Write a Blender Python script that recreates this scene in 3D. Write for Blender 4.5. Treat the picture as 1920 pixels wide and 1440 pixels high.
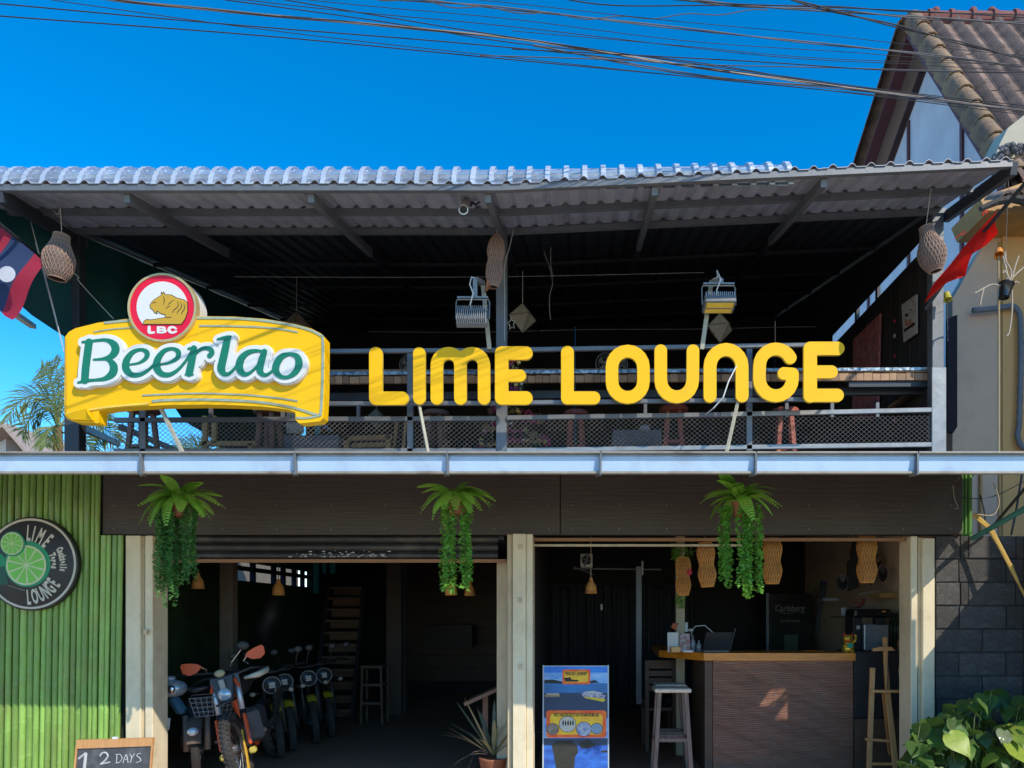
import bpy, math, random
import numpy as np
from mathutils import Vector, Matrix, Euler
random.seed(7)
R=math.radians
for o in list(bpy.data.objects): bpy.data.objects.remove(o)
# ---------------------------------------------------------------- camera, sky, sun, exposure
D=6.6; F=1390.0; CX=1090.0; HY=1150.0; H=1.6        # camera stands 6.6 m before the facade, eye 1.6 m
sc=bpy.context.scene; col=sc.collection
cam_d=bpy.data.cameras.new('camera'); cam=bpy.data.objects.new('camera',cam_d); col.objects.link(cam)
cam.location=(0,-D,H); cam.rotation_euler=(R(90),0,0)
cam_d.lens=F/1920*36; cam_d.sensor_width=36; cam_d.shift_x=(960-CX)/1920; cam_d.shift_y=(HY-720)/1920
cam_d.clip_start=.05; cam_d.clip_end=2000
sc.camera=cam
SUN=Vector((.95,-1,1.13)).normalized()
w=bpy.data.worlds.new('World'); sc.world=w; w.use_nodes=True
nt=w.node_tree; nt.nodes.clear()
sky=nt.nodes.new('ShaderNodeTexSky'); sky.sky_type='NISHITA'; sky.sun_disc=False
sky.sun_elevation=math.asin(SUN.z); sky.sun_rotation=math.atan2(SUN.x,SUN.y)
sky.air_density=1.0; sky.dust_density=.0; sky.ozone_density=3.0; sky.altitude=1200
hs=nt.nodes.new('ShaderNodeHueSaturation'); hs.inputs['Saturation'].default_value=1.42; hs.inputs['Value'].default_value=1.22; hs.inputs['Hue'].default_value=.497
bg=nt.nodes.new('ShaderNodeBackground'); bg.inputs[1].default_value=.15
wo=nt.nodes.new('ShaderNodeOutputWorld')
nt.links.new(sky.outputs[0],hs.inputs['Color']); nt.links.new(hs.outputs[0],bg.inputs[0]); nt.links.new(bg.outputs[0],wo.inputs[0])
sl=bpy.data.lights.new('sun','SUN'); sl.energy=3.0; sl.angle=R(.5); sl.color=(1,.9,.76)
so=bpy.data.objects.new('sun',sl); col.objects.link(so); so.rotation_euler=SUN.to_track_quat('Z','Y').to_euler(); so.location=(6,-8,10)
sc.view_settings.view_transform='Standard'; sc.view_settings.look='None'; sc.view_settings.exposure=.6; sc.view_settings.gamma=1
sc.cycles.max_bounces=8; sc.cycles.diffuse_bounces=4; sc.cycles.use_denoising=True
# ---------------------------------------------------------------- helpers
def P(px,py,y=0.0):
    d=y+D; return Vector(((px-CX)*d/F,y,H-(py-HY)*d/F))
def PX(px,y=0.0): return (px-CX)*(y+D)/F
def PZ(py,y=0.0): return H-(py-HY)*(y+D)/F
def V(*a): return Vector(a)
_mats={}
def M(name,c=(.5,.5,.5),rough=.6,metal=0.0,c2=None,scale=6,stretch=(1,1,1),bump=0.0,bscale=None,rnd=0.0,dirt=0.0,dirtc=(.06,.05,.04),spec=.5,trans=0.0,coat=0.0,sub=0.0,contrast=(.3,.7)):
    if name in _mats: return _mats[name]
    m=bpy.data.materials.new(name); m.use_nodes=True; n=m.node_tree; L=n.links.new
    b=n.nodes['Principled BSDF']; b.inputs['Roughness'].default_value=rough; b.inputs['Metallic'].default_value=metal
    b.inputs['Specular IOR Level'].default_value=spec; b.inputs['Coat Weight'].default_value=coat
    tc=n.nodes.new('ShaderNodeTexCoord'); mp=n.nodes.new('ShaderNodeMapping'); mp.inputs['Scale'].default_value=stretch
    L(tc.outputs['Object'],mp.inputs[0])
    no=n.nodes.new('ShaderNodeTexNoise'); no.inputs['Scale'].default_value=scale; no.inputs['Detail'].default_value=6; no.inputs['Roughness'].default_value=.62
    L(mp.outputs[0],no.inputs['Vector'])
    rp=n.nodes.new('ShaderNodeValToRGB'); e=rp.color_ramp.elements
    e[0].position=contrast[0]; e[1].position=contrast[1]
    c2=c2 or tuple(x*.78 for x in c)
    e[0].color=(*c2,1); e[1].color=(*c,1)
    L(no.outputs['Fac'],rp.inputs[0]); out=rp.outputs[0]
    if dirt:
        d=n.nodes.new('ShaderNodeTexNoise'); d.inputs['Scale'].default_value=2.3; d.inputs['Detail'].default_value=9; d.inputs['Roughness'].default_value=.72
        L(tc.outputs['Object'],d.inputs['Vector'])
        r2=n.nodes.new('ShaderNodeValToRGB'); r2.color_ramp.elements[0].position=.5; r2.color_ramp.elements[1].position=.72
        r2.color_ramp.elements[0].color=(0,0,0,1); r2.color_ramp.elements[1].color=(dirt,)*3+(1,)
        L(d.outputs['Fac'],r2.inputs[0])
        mx=n.nodes.new('ShaderNodeMix'); mx.data_type='RGBA'; L(r2.outputs[0],mx.inputs[0]); L(out,mx.inputs[6]); mx.inputs[7].default_value=(*dirtc,1); out=mx.outputs[2]
    if rnd:
        oi=n.nodes.new('ShaderNodeObjectInfo'); mr=n.nodes.new('ShaderNodeMapRange'); mr.inputs[3].default_value=1-rnd; mr.inputs[4].default_value=1+rnd
        L(oi.outputs['Random'],mr.inputs[0]); h=n.nodes.new('ShaderNodeHueSaturation'); L(mr.outputs[0],h.inputs['Value']); L(out,h.inputs['Color']); out=h.outputs[0]
    L(out,b.inputs['Base Color'])
    mr=n.nodes.new('ShaderNodeMapRange'); mr.inputs[3].default_value=max(0,rough-.12); mr.inputs[4].default_value=min(1,rough+.12); L(no.outputs['Fac'],mr.inputs[0]); L(mr.outputs[0],b.inputs['Roughness'])
    if bump:
        nb=no
        if bscale:
            nb=n.nodes.new('ShaderNodeTexNoise'); nb.inputs['Scale'].default_value=bscale; nb.inputs['Detail'].default_value=5; L(mp.outputs[0],nb.inputs['Vector'])
        bm=n.nodes.new('ShaderNodeBump'); bm.inputs['Strength'].default_value=min(1,bump); bm.inputs['Distance'].default_value=.01*max(1,bump); L(nb.outputs['Fac'],bm.inputs['Height']); L(bm.outputs[0],b.inputs['Normal'])
    if trans:
        tl=n.nodes.new('ShaderNodeBsdfTranslucent'); L(out,tl.inputs[0]); ms=n.nodes.new('ShaderNodeMixShader'); ms.inputs[0].default_value=trans
        o_=n.nodes['Material Output']; L(b.outputs[0],ms.inputs[1]); L(tl.outputs[0],ms.inputs[2]); L(ms.outputs[0],o_.inputs[0])
    _mats[name]=m; return m
def glass_mat(name,c=(.8,.85,.9),rough=.05):
    if name in _mats: return _mats[name]
    m=bpy.data.materials.new(name); m.use_nodes=True; b=m.node_tree.nodes['Principled BSDF']
    b.inputs['Base Color'].default_value=(*c,1); b.inputs['Roughness'].default_value=rough; b.inputs['Transmission Weight'].default_value=.6; _mats[name]=m; return m
def root_off(p):
    o=V(0,0,0)
    while p is not None: o+=p.location; p=p.parent
    return o
def tag(o,label=None,cat=None,group=None,kind=None):
    if label: o['label']=label
    if cat: o['category']=cat
    if group: o['group']=group
    if kind: o['kind']=kind
    return o
def thing(name,label,cat,loc=(0,0,0),group=None,kind=None):
    o=bpy.data.objects.new(name,None); col.objects.link(o); o.location=loc; o.empty_display_size=.1
    return tag(o,label,cat,group,kind)
def link(name,me,parent=None,loc=(0,0,0),rot=None,scale=None):
    o=bpy.data.objects.new(name,me); col.objects.link(o)
    if parent is not None: o.parent=parent
    o.location=loc
    if rot is not None: o.rotation_euler=rot
    if scale is not None: o.scale=scale if hasattr(scale,'__len__') else (scale,)*3
    return o
def copy_tree(o,parent=None):
    c=o.copy(); col.objects.link(c); c.parent=parent
    for ch in o.children: copy_tree(ch,c)
    return c
class MB:
    def __init__(s): s.v=[]; s.f=[]; s.m=[]
    def add(s,vs,fs,mi=0):
        k=len(s.v); s.v+= [tuple(v) for v in vs]; s.f+=[tuple(i+k for i in f) for f in fs]; s.m+=[mi]*len(fs); return s
    def box(s,x0,x1,y0,y1,z0,z1,mi=0,ch=0.0):
        if ch<=0:
            vs=[(x,y,z) for z in (z0,z1) for y in (y0,y1) for x in (x0,x1)]
            return s.add(vs,[(0,2,3,1),(4,5,7,6),(0,1,5,4),(2,6,7,3),(0,4,6,2),(1,3,7,5)],mi)
        return s.obox(V((x0+x1)/2,(y0+y1)/2,(z0+z1)/2),(x1-x0,y1-y0,z1-z0),Matrix.Identity(3),mi,ch)
    def obox(s,c,sz,Rm,mi=0,ch=0.0):
        hx,hy,hz=[a/2 for a in sz]; c=V(*c)
        if ch<=0:
            vs=[c+Rm@V(x,y,z) for z in (-hz,hz) for y in (-hy,hy) for x in (-hx,hx)]
            return s.add(vs,[(0,2,3,1),(4,5,7,6),(0,1,5,4),(2,6,7,3),(0,4,6,2),(1,3,7,5)],mi)
        ch=min(ch,hx*.9,hy*.9,hz*.9); vs=[]; idx={}
        for sx in (-1,1):
            for sy in (-1,1):
                for sz_ in (-1,1):
                    for a in range(3):
                        p=[sx*hx,sy*hy,sz_*hz]
                        for b in range(3):
                            if b!=a: p[b]-=(sx,sy,sz_)[b]*ch
                        idx[(sx,sy,sz_,a)]=len(vs); vs.append(c+Rm@V(*p))
        fs=[]
        def g(t,a): return idx[(t[0],t[1],t[2],a)]
        for a in range(3):
            b,d=[(1,2),(2,0),(0,1)][a]
            for sg in (-1,1):
                q=[]
                for (u,v_) in ((-1,-1),(1,-1),(1,1),(-1,1)):
                    t=[0,0,0]; t[a]=sg; t[b]=u; t[d]=v_; q.append(g(t,a))
                fs.append(tuple(q if sg>0 else q[::-1]))
        for a in range(3):      # edge chamfers along axis a
            b,d=[(1,2),(2,0),(0,1)][a]
            for u in (-1,1):
                for v_ in (-1,1):
                    t0=[0,0,0]; t0[b]=u; t0[d]=v_; t1=list(t0); t0[a]=-1; t1[a]=1
                    q=[g(t0,b),g(t1,b),g(t1,d),g(t0,d)]
                    fs.append(tuple(q if u*v_<0 else q[::-1]))
        for sx in (-1,1):
            for sy in (-1,1):
                for sz_ in (-1,1):
                    q=[idx[(sx,sy,sz_,a)] for a in range(3)]; fs.append(tuple(q if sx*sy*sz_>0 else q[::-1]))
        return s.add(vs,fs,mi)
    def bar(s,a,b,w,h=None,mi=0,up=None,ch=0.0):
        a=V(*a); b=V(*b); h=h or w; z=(b-a); L=z.length; z.normalize(); up=V(*up) if up else (V(0,0,1) if abs(z.z)<.95 else V(0,1,0))
        x=up.cross(z); x.normalize(); y=z.cross(x); Rm=Matrix((x,y,z)).transposed()
        return s.obox((a+b)/2,(w,h,L),Rm,mi,ch)
    def tube(s,pts,r,n=8,mi=0,cap=True,closed=False):
        pts=[V(*p) for p in pts]; N=len(pts)
        rs=r if hasattr(r,'__len__') else [r]*N
        t0=(pts[1]-pts[0]).normalized(); u=t0.orthogonal().normalized(); vs=[]; fs=[]
        for i,p in enumerate(pts):
            a=pts[(i+1)%N] if (closed or i<N-1) else p; b=pts[i-1] if (closed or i>0) else p
            t=(a-b)
            if t.length<1e-9: t=t0
            t=t.normalized(); u=(u-t*u.dot(t))
            if u.length<1e-6: u=t.orthogonal()
            u.normalize(); v=t.cross(u)
            for k in range(n):
                an=2*math.pi*k/n; vs.append(p+(u*math.cos(an)+v*math.sin(an))*rs[i])
        for i in range(N if closed else N-1):
            j=(i+1)%N
            for k in range(n):
                l=(k+1)%n; fs.append((i*n+k,i*n+l,j*n+l,j*n+k))
        if cap and not closed: fs.append(tuple(range(n))[::-1]); fs.append(tuple((N-1)*n+k for k in range(n)))
        return s.add(vs,fs,mi)
    def lathe(s,prof,c=(0,0,0),n=20,Rm=None,mi=0,cap=True):
        c=V(*c); Rm=Rm or Matrix.Identity(3); vs=[]; fs=[]
        for (r,z) in prof:
            for k in range(n):
                a=2*math.pi*k/n; vs.append(c+Rm@V(r*math.cos(a),r*math.sin(a),z))
        for i in range(len(prof)-1):
            for k in range(n):
                l=(k+1)%n; fs.append((i*n+k,i*n+l,(i+1)*n+l,(i+1)*n+k))
        if cap: fs.append(tuple(range(n))[::-1]); fs.append(tuple((len(prof)-1)*n+k for k in range(n)))
        return s.add(vs,fs,mi)
    def ball(s,c,r,n=12,m=8,mi=0,Rm=None):
        r=r if hasattr(r,'__len__') else (r,r,r); Rm=Rm or Matrix.Identity(3); c=V(*c); vs=[c+Rm@V(0,0,-r[2])]; fs=[]
        for i in range(1,m):
            ph=math.pi*i/m-math.pi/2
            for k in range(n):
                a=2*math.pi*k/n; vs.append(c+Rm@V(r[0]*math.cos(ph)*math.cos(a),r[1]*math.cos(ph)*math.sin(a),r[2]*math.sin(ph)))
        vs.append(c+Rm@V(0,0,r[2])); T=len(vs)-1
        for k in range(n):
            l=(k+1)%n; fs.append((0,1+l,1+k)); fs.append((T,T-n+k,T-n+l))
            for i in range(m-2): fs.append((1+i*n+k,1+i*n+l,1+(i+1)*n+l,1+(i+1)*n+k))
        return s.add(vs,fs,mi)
    def prism(s,poly,off,mi=0,ms=None):
        poly=[V(*p) for p in poly]; off=V(*off); n=len(poly)
        s.add(poly,[tuple(range(n))],mi)
        s.add(poly+[p+off for p in poly],[tuple(range(n,2*n))[::-1]]+[(i,(i+1)%n+0,(i+1)%n+n,i+n)[::-1] for i in range(n)],mi if ms is None else ms)
        return s
    def text(s,t,o,size,ux=(1,0,0),uz=(0,0,1),depth=.002,sx=1.0,mi=0,align='LEFT',bold=0.0,shear=0.0):
        cu=bpy.data.curves.new('t','FONT'); cu.body=t; cu.size=size; cu.align_x=align; cu.extrude=depth/2; cu.offset=bold; cu.shear=shear; cu.resolution_u=3
        ob=bpy.data.objects.new('t',cu); col.objects.link(ob); dg=bpy.context.evaluated_depsgraph_get(); dg.update()
        me=bpy.data.meshes.new_from_object(ob.evaluated_get(dg)); o=V(*o); ux=V(*ux); uz=V(*uz); nn=ux.cross(uz)
        s.add([o+ux*(v.co.x*sx)+uz*v.co.y+nn*v.co.z for v in me.vertices],[tuple(p.vertices) for p in me.polygons],mi)
        bpy.data.meshes.remove(me); bpy.data.objects.remove(ob); bpy.data.curves.remove(cu); return s
    def mesh(s,name,mats,off=(0,0,0),smooth=False):
        me=bpy.data.meshes.new(name); o=V(*off)
        me.from_pydata([(v[0]-o.x,v[1]-o.y,v[2]-o.z) for v in s.v],[],s.f)
        mats=mats if isinstance(mats,(list,tuple)) else [mats]
        for m in mats: me.materials.append(m)
        if len(mats)>1: me.polygons.foreach_set('material_index',s.m)
        if smooth: me.polygons.foreach_set('use_smooth',[True]*len(s.f))
        if smooth=='auto':
            me.set_sharp_from_angle(angle=R(38))
        me.update(); return me
    def part(s,name,mats,parent,label=None,kind=None,smooth=False):
        o=link(name,s.mesh(name,mats,root_off(parent),smooth),parent); tag(o,label,None,None,kind); return o
    def solo(s,name,mats,label=None,cat=None,group=None,kind=None,smooth=False):
        a=np.array(s.v); c=((a[:,0].min()+a[:,0].max())/2,(a[:,1].min()+a[:,1].max())/2,a[:,2].min())
        o=link(name,s.mesh(name,mats,c,smooth),None,c); return tag(o,label,cat,group,kind)
def smoothpts(pts,k=6):
    """Catmull-Rom through tuples of any length"""
    a=[np.array(p,float) for p in pts]; a=[2*a[0]-a[1]]+a+[2*a[-1]-a[-2]]; out=[]
    for i in range(1,len(a)-2):
        p0,p1,p2,p3=a[i-1:i+3]
        for j in range(k):
            t=j/k; out.append(.5*((2*p1)+(-p0+p2)*t+(2*p0-5*p1+4*p2-p3)*t*t+(-p0+3*p1-3*p2+p3)*t**3))
    out.append(a[-2]); return out
def sdf_shape(strokes,polys,off,res,smooth_k=5):
    """union of tapered strokes [(x,y,w)..] and polygons, grown by off: marching squares -> (verts2d, faces, contour edges)"""
    segs=[]
    for st in strokes:
        q=smoothpts(st,smooth_k) if len(st)>2 and smooth_k>1 else [np.array(p,float) for p in st]
        segs+=[(q[i],q[i+1]) for i in range(len(q)-1)]
    xs=[p[0] for sg in segs for p in sg]+[p[0] for pl in polys for p in pl]; ys=[p[1] for sg in segs for p in sg]+[p[1] for pl in polys for p in pl]
    mw=max([p[2] for sg in segs for p in sg]+[0])/2+off+2*res
    x0,x1,y0,y1=min(xs)-mw,max(xs)+mw,min(ys)-mw,max(ys)+mw
    nx=int((x1-x0)/res)+2; ny=int((y1-y0)/res)+2
    X=x0+np.arange(nx)*res; Y=y0+np.arange(ny)*res; f=np.full((ny,nx),1e3)
    for a,b in segs:
        rr=max(a[2],b[2])/2+off+3*res
        i0=max(0,int((min(a[0],b[0])-rr-x0)/res)); i1=min(nx,int((max(a[0],b[0])+rr-x0)/res)+2)
        j0=max(0,int((min(a[1],b[1])-rr-y0)/res)); j1=min(ny,int((max(a[1],b[1])+rr-y0)/res)+2)
        gx,gy=np.meshgrid(X[i0:i1],Y[j0:j1]); dx,dy=b[0]-a[0],b[1]-a[1]; L2=dx*dx+dy*dy+1e-9
        t=np.clip(((gx-a[0])*dx+(gy-a[1])*dy)/L2,0,1); d=np.hypot(gx-a[0]-t*dx,gy-a[1]-t*dy)-(a[2]+(b[2]-a[2])*t)/2
        f[j0:j1,i0:i1]=np.minimum(f[j0:j1,i0:i1],d)
    gx,gy=np.meshgrid(X,Y)
    for pl in polys:
        dmin=np.full(gx.shape,1e3); ins=np.zeros(gx.shape,bool); n=len(pl)
        for i in range(n):
            ax,ay=pl[i][:2]; bx,by=pl[(i+1)%n][:2]; dx,dy=bx-ax,by-ay
            t=np.clip(((gx-ax)*dx+(gy-ay)*dy)/(dx*dx+dy*dy+1e-9),0,1); dmin=np.minimum(dmin,np.hypot(gx-ax-t*dx,gy-ay-t*dy))
            if abs(dy)>1e-9: ins^=((ay>gy)!=(by>gy))&(gx<(dx)*(gy-ay)/dy+ax)
        f=np.minimum(f,np.where(ins,-dmin,dmin))
    f=f-off; f[np.abs(f)<1e-4]=-1e-4
    ins=f<0; vid={}; vs=[]; fs=[]; ed=[]
    def vert(k,p):
        if k not in vid: vid[k]=len(vs); vs.append(p)
        return vid[k]
    def cv(j,i): return vert((j,i,0),(X[i],Y[j]))
    def ev(j,i,j2,i2):
        k=(j,i,1) if j==j2 else (j,i,2)
        a,b=f[j,i],f[j2,i2]; t=a/(a-b); return vert(k,(X[i]+(X[i2]-X[i])*t,Y[j]+(Y[j2]-Y[j])*t))
    cnt=ins[:-1,:-1].astype(int)+ins[:-1,1:]+ins[1:,:-1]+ins[1:,1:]
    for j,i in zip(*np.nonzero(cnt)):
        cs=[(j,i),(j,i+1),(j+1,i+1),(j+1,i)]
        if cnt[j,i]==4: fs.append(tuple(cv(*c) for c in cs)); continue
        ring=[]; 
        for k in range(4):
            a=cs[k]; b=cs[(k+1)%4]
            if ins[a]: ring.append((cv(*a),0))
            if ins[a]!=ins[b]:
                lo,hi=min(a,b),max(a,b); ring.append((ev(lo[0],lo[1],hi[0],hi[1]),1))
        fs.append(tuple(r[0] for r in ring)); n=len(ring)
        cr=[k for k in range(n) if ring[k][1]]
        for k in cr:
            if ring[(k+1)%n][1] and (len(cr)==2 or ins[cs[0]]==False or True):
                ed.append((ring[k][0],ring[(k+1)%n][0]))
    return vs,fs,ed
def sdf_mesh(mb,strokes,polys,off,res,to3,depth,mi=0,ms=None,smooth_k=5):
    """to3(x,y)->Vector on front plane; extruded back by depth along +Y"""
    vs,fs,ed=sdf_shape(strokes,polys,off,res,smooth_k)
    A=[to3(*v) for v in vs]; n=len(A); mb.add(A,fs,mi)
    used=sorted({i for e in ed for i in e}); mp={u:k for k,u in enumerate(used)}; m=len(used)
    dv=V(*depth) if hasattr(depth,'__len__') else V(0,depth,0)
    mb.add([A[u] for u in used]+[A[u]+dv for u in used],[(mp[a],mp[b],mp[b]+m,mp[a]+m) for a,b in ed],mi if ms is None else ms)
    return mb
# ---------------------------------------------------------------- materials
GREY_STEEL=M('grey_steel',(.17,.18,.19),.5,.3,dirt=.5,dirtc=(.22,.2,.18),scale=12,bump=.2)
LIT_STEEL=M('lit_galvanised_steel',(.3,.31,.31),.45,.5,dirt=.7,dirtc=(.2,.15,.1),scale=14,bump=.2)  # sunlit railing parts get this brighter steel; also real galvanised fittings
DARK_STEEL=M('dark_steel',(.045,.05,.06),.5,.2,scale=10)
SHEET=M('roof_sheet_grey',(.42,.43,.48),.55,.15,c2=(.33,.335,.375),scale=3,stretch=(3,.5,1),dirt=.6,dirtc=(.13,.12,.12),rnd=.1,bump=.15)
SHEET_IN=M('roof_sheet_shaded',(.022,.026,.034),.6,.1,scale=3,rnd=.1)  # inner roof sheets and rafters: shade under the roof put into the colour
CRIMP=M('crimped_zinc',(.46,.53,.62),.34,.5,c2=(.27,.33,.42),scale=9,dirt=.6,dirtc=(.2,.15,.14),bump=.2); CRIBM=M('cap_rib_zinc',(.66,.7,.74),.4,.4,c2=(.5,.56,.62),scale=9,dirt=.4,dirtc=(.3,.28,.25))
GUTTER=M('gutter_paint',(.47,.62,.8),.5,0,c2=(.4,.54,.7),scale=2.5,stretch=(1,1,.6),dirt=.5,dirtc=(.3,.31,.32),bump=.3)
GUTLIP=M('gutter_lip',(.36,.33,.28),.6,.2,dirt=.8,dirtc=(.1,.07,.05),scale=20)
YELLOW=M('sign_yellow',(.9,.5,.0),.55,0,c2=(.84,.45,.0),scale=2,spec=.3,dirt=.4,dirtc=(.6,.36,.02))
YEDGE=M('sign_yellow_edge',(.9,.62,.08),.4,0)
WHITE=M('white_acrylic',(.7,.7,.67),.35,0,c2=(.66,.66,.63),scale=3,bump=.15)
GREEN=M('beer_green',(.006,.17,.095),.4,0,c2=(.006,.16,.09),scale=2)
RED=M('sign_red',(.72,.004,.03),.35,0,c2=(.68,.004,.03),scale=2)
TRIMG=M('led_trim',(.34,.43,.33),.5,0,c2=(.27,.3,.2),scale=22,dirt=.6,dirtc=(.1,.07,.03))
GOLD=M('tiger_gold',(.55,.33,.02),.45,0,c2=(.5,.3,.02))
INK=M('dark_ink',(.03,.025,.02),.6)
FASCIA=M('fascia_wood',(.064,.05,.039),.55,0,c2=(.05,.04,.033),scale=5,stretch=(.5,1,9),bump=.6,dirt=.35,dirtc=(.09,.08,.07))
CREAM=M('cream_paint',(.78,.68,.47),.6,0,c2=(.7,.59,.38),scale=7,stretch=(2,2,.6),dirt=.45,dirtc=(.33,.26,.17),bump=.25)
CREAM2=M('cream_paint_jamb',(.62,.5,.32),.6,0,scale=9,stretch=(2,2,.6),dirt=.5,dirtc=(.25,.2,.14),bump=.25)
SHUT=M('shutter_slat',(.06,.057,.055),.45,.4,c2=(.04,.038,.037),scale=8,stretch=(.4,1,5),dirt=.45,dirtc=(.2,.18,.15),bump=.2)
RUSTW=M('brown_strip',(.32,.15,.06),.6,0,scale=14,stretch=(.3,1,1))
BAMBOO=M('green_bamboo',(.25,.43,.085),.42,0,c2=(.16,.3,.065),scale=5,stretch=(3,3,.7),rnd=.3,dirt=.6,dirtc=(.25,.2,.08),bump=.3,coat=.2)
NODE=M('bamboo_node',(.11,.2,.05),.6,0,rnd=.2)
ORANGEP=M('orange_rail',(.5,.16,.03),.6)
BLACK=M('matt_black',(.02,.02,.022),.6,0,scale=4)
BLACKG=M('gloss_black',(.015,.015,.017),.25,0,scale=4,coat=.3)
RUBBER=M('rubber',(.028,.027,.026),.85,0,bump=.3,bscale=60,dirt=.4,dirtc=(.12,.1,.08))
CHROME=M('chrome',(.6,.6,.62),.22,.95,c2=(.5,.5,.5))
BLOCK=M('black_block',(.1,.093,.088),.85,0,c2=(.055,.052,.05),scale=9,bump=1.0,bscale=30,rnd=.25,dirt=.5,dirtc=(.16,.155,.15))
MORTAR=M('black_mortar',(.045,.045,.047),.95,0,bump=.8,bscale=40,scale=20,dirt=.5,dirtc=(.14,.13,.12))
WOODBAR=M('bar_top_wood',(.8,.3,.02),.35,0,c2=(.5,.16,.015),scale=7,stretch=(.6,2,6),bump=.4,coat=.3,dirt=.4,dirtc=(.1,.04,.01))
STOOLW=M('stool_wood',(.27,.19,.15),.6,0,c2=(.13,.09,.07),scale=8,stretch=(4,4,.6),bump=.3)
SEATW=M('pale_seat',(.8,.66,.5),.5,0,scale=8,bump=.2)
BROWNW=M('brown_wood',(.13,.075,.045),.6,0,c2=(.07,.04,.025),scale=6,stretch=(.6,3,3),bump=.4)
REDSTOOL=M('red_brown_stool',(.48,.14,.09),.5,0,c2=(.34,.09,.06),scale=8)
PINEW=M('pine_wood',(.62,.32,.12),.55,0,c2=(.48,.23,.08),scale=7,stretch=(4,4,.5),bump=.25)
OCHREW=M('ochre_wood',(.62,.38,.15),.55,0,c2=(.46,.27,.1),scale=8,stretch=(3,3,.7))
FLOORM=M('floor_concrete',(.5,.23,.14),.6,0,c2=(.38,.18,.11),scale=2.5,bump=.2,bscale=25,dirt=.4,dirtc=(.06,.045,.04))
PAVE=M('pavement_concrete',(.62,.47,.31),.85,0,c2=(.52,.39,.25),scale=3,bump=.4,bscale=60,dirt=.4)
ASPH=M('dusty_road',(.45,.35,.24),.9,0,scale=30,bump=.6,bscale=150)
# ---------------------------------------------------------------- the setting
mb=MB().box(-300,300,-6.0,300,-.35,-.13); tag(mb.part('ground',PAVE,None),kind='structure')
mb=MB().box(-300,300,-60,-6.0,-.35,-.126); tag(mb.part('road',ASPH,None),kind='structure')
mb=MB().box(-12,4.6,-1.9,9,-.129,0); tag(mb.part('pavement',PAVE,None),kind='structure')
mb=MB().box(-5.3,3.6,-.15,8.4,.001,.012); tag(mb.part('floor',FLOORM,None),kind='structure')
# ---------------------------------------------------------------- bar building
B=thing('bar_building','two storey bar with dark wood fascia, cream pillars and open shopfront','building',(0,0,0))
zf0=PZ(1003); zf1=2.96
xL=PX(196); xM=PX(1051); xR=PX(1801)
for a,b,c_,d_ in ((xL,xM-.003,zf0,zf1),(xM+.003,xR,zf0,zf1)):
    o=MB().box(a,b,-.03,.02,c_,d_,0,.004).part('fascia_panel',FASCIA,B)
    sm=MB()
    for k in range(9):
        for z in (c_+.05,c_+.26,d_-.1):
            x=a+.1+k*(b-a-.2)/8; sm.lathe([(.006,0),(.004,.002)],(x,-.0305,z),6,Matrix.Rotation(R(90),3,'X'))
    sm.part('screw',LIT_STEEL,o,kind='stuff')
MB().box(xL,xR,.02,.2,zf0+.01,zf1).part('lintel_beam',DARK_STEEL,B)
def post(px0,px1,y0,y1,z1,m,name='pillar',z0=0): return MB().box(PX(px0,y0),PX(px1,y0),y0,y1,z0,z1,0,.006).part(name,m,B)
zt=PZ(1005)
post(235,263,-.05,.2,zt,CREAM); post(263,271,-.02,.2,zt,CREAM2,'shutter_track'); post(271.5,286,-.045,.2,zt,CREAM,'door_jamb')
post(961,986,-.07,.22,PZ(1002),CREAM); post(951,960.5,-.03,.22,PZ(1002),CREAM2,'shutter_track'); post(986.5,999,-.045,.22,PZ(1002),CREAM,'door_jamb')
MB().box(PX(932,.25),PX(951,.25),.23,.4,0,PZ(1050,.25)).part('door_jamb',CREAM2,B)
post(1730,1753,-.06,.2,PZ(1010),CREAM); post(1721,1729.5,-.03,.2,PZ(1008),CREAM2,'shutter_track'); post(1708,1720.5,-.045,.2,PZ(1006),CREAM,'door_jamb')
for px,py in ((975,1020),(975,1245),(272,1180),(974,1120)): MB().box(PX(px-3,-.08),PX(px+4,-.08),-.085,-.06,PZ(py+10,-.07),PZ(py,-.07),0,.003).part('hinge_plate',CREAM2,B)
# roller shutter over the garage
Sh=MB(); rs=thing('roller_shutter','dark half-raised roller shutter above the motorbike garage, scratched paint on its bottom slat','shutter',(PX(620,.1),.1,PZ(1050,.1)))
zs=PZ(1055,.1)
for k in range(5):
    z0=zs+.03+k*.075; mb=MB(); pr=[]
    for j in range(7):
        t=j/6; pr.append((z0+t*.073,.085+.03*abs(2*t-1)**2))
    x0,x1=PX(289,.1),PX(934,.1)
    mb.add([(x0,y,z) for z,y in pr]+[(x1,y,z) for z,y in pr],[(i,i+7,i+8,i+1) for i in range(6)]); mb.part('slat',SHUT,rs,smooth=True)
mb=MB().box(x0,PX(950,.1),.08,.11,zs,zs+.03); bs=mb.part('bottom_bar',RUSTW,rs)
mb=MB(); rr=random.Random(3)
for k in range(60):
    x=PX(rr.choice([rr.gauss(650,45),rr.uniform(560,720)]),.08); z=zs+.05+rr.random()**2*.06; s_=rr.uniform(.003,.012); mb.add([(x-s_*1.6,.0835-.0*k,z),(x+s_*1.6,.0835,z-.002),(x+s_,.0835,z+s_*.8),(x-s_*.7,.0835,z+s_*.6)],[(0,1,2,3)])
mb.part('paint_chips',M('chip_paint',(.5,.48,.44),.7),rs,kind='stuff')
MB().box(x0-.02,x1+.05,.12,.4,PZ(1012,.1),zf1-.05).part('shutter_box',DARK_STEEL,rs)
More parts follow.
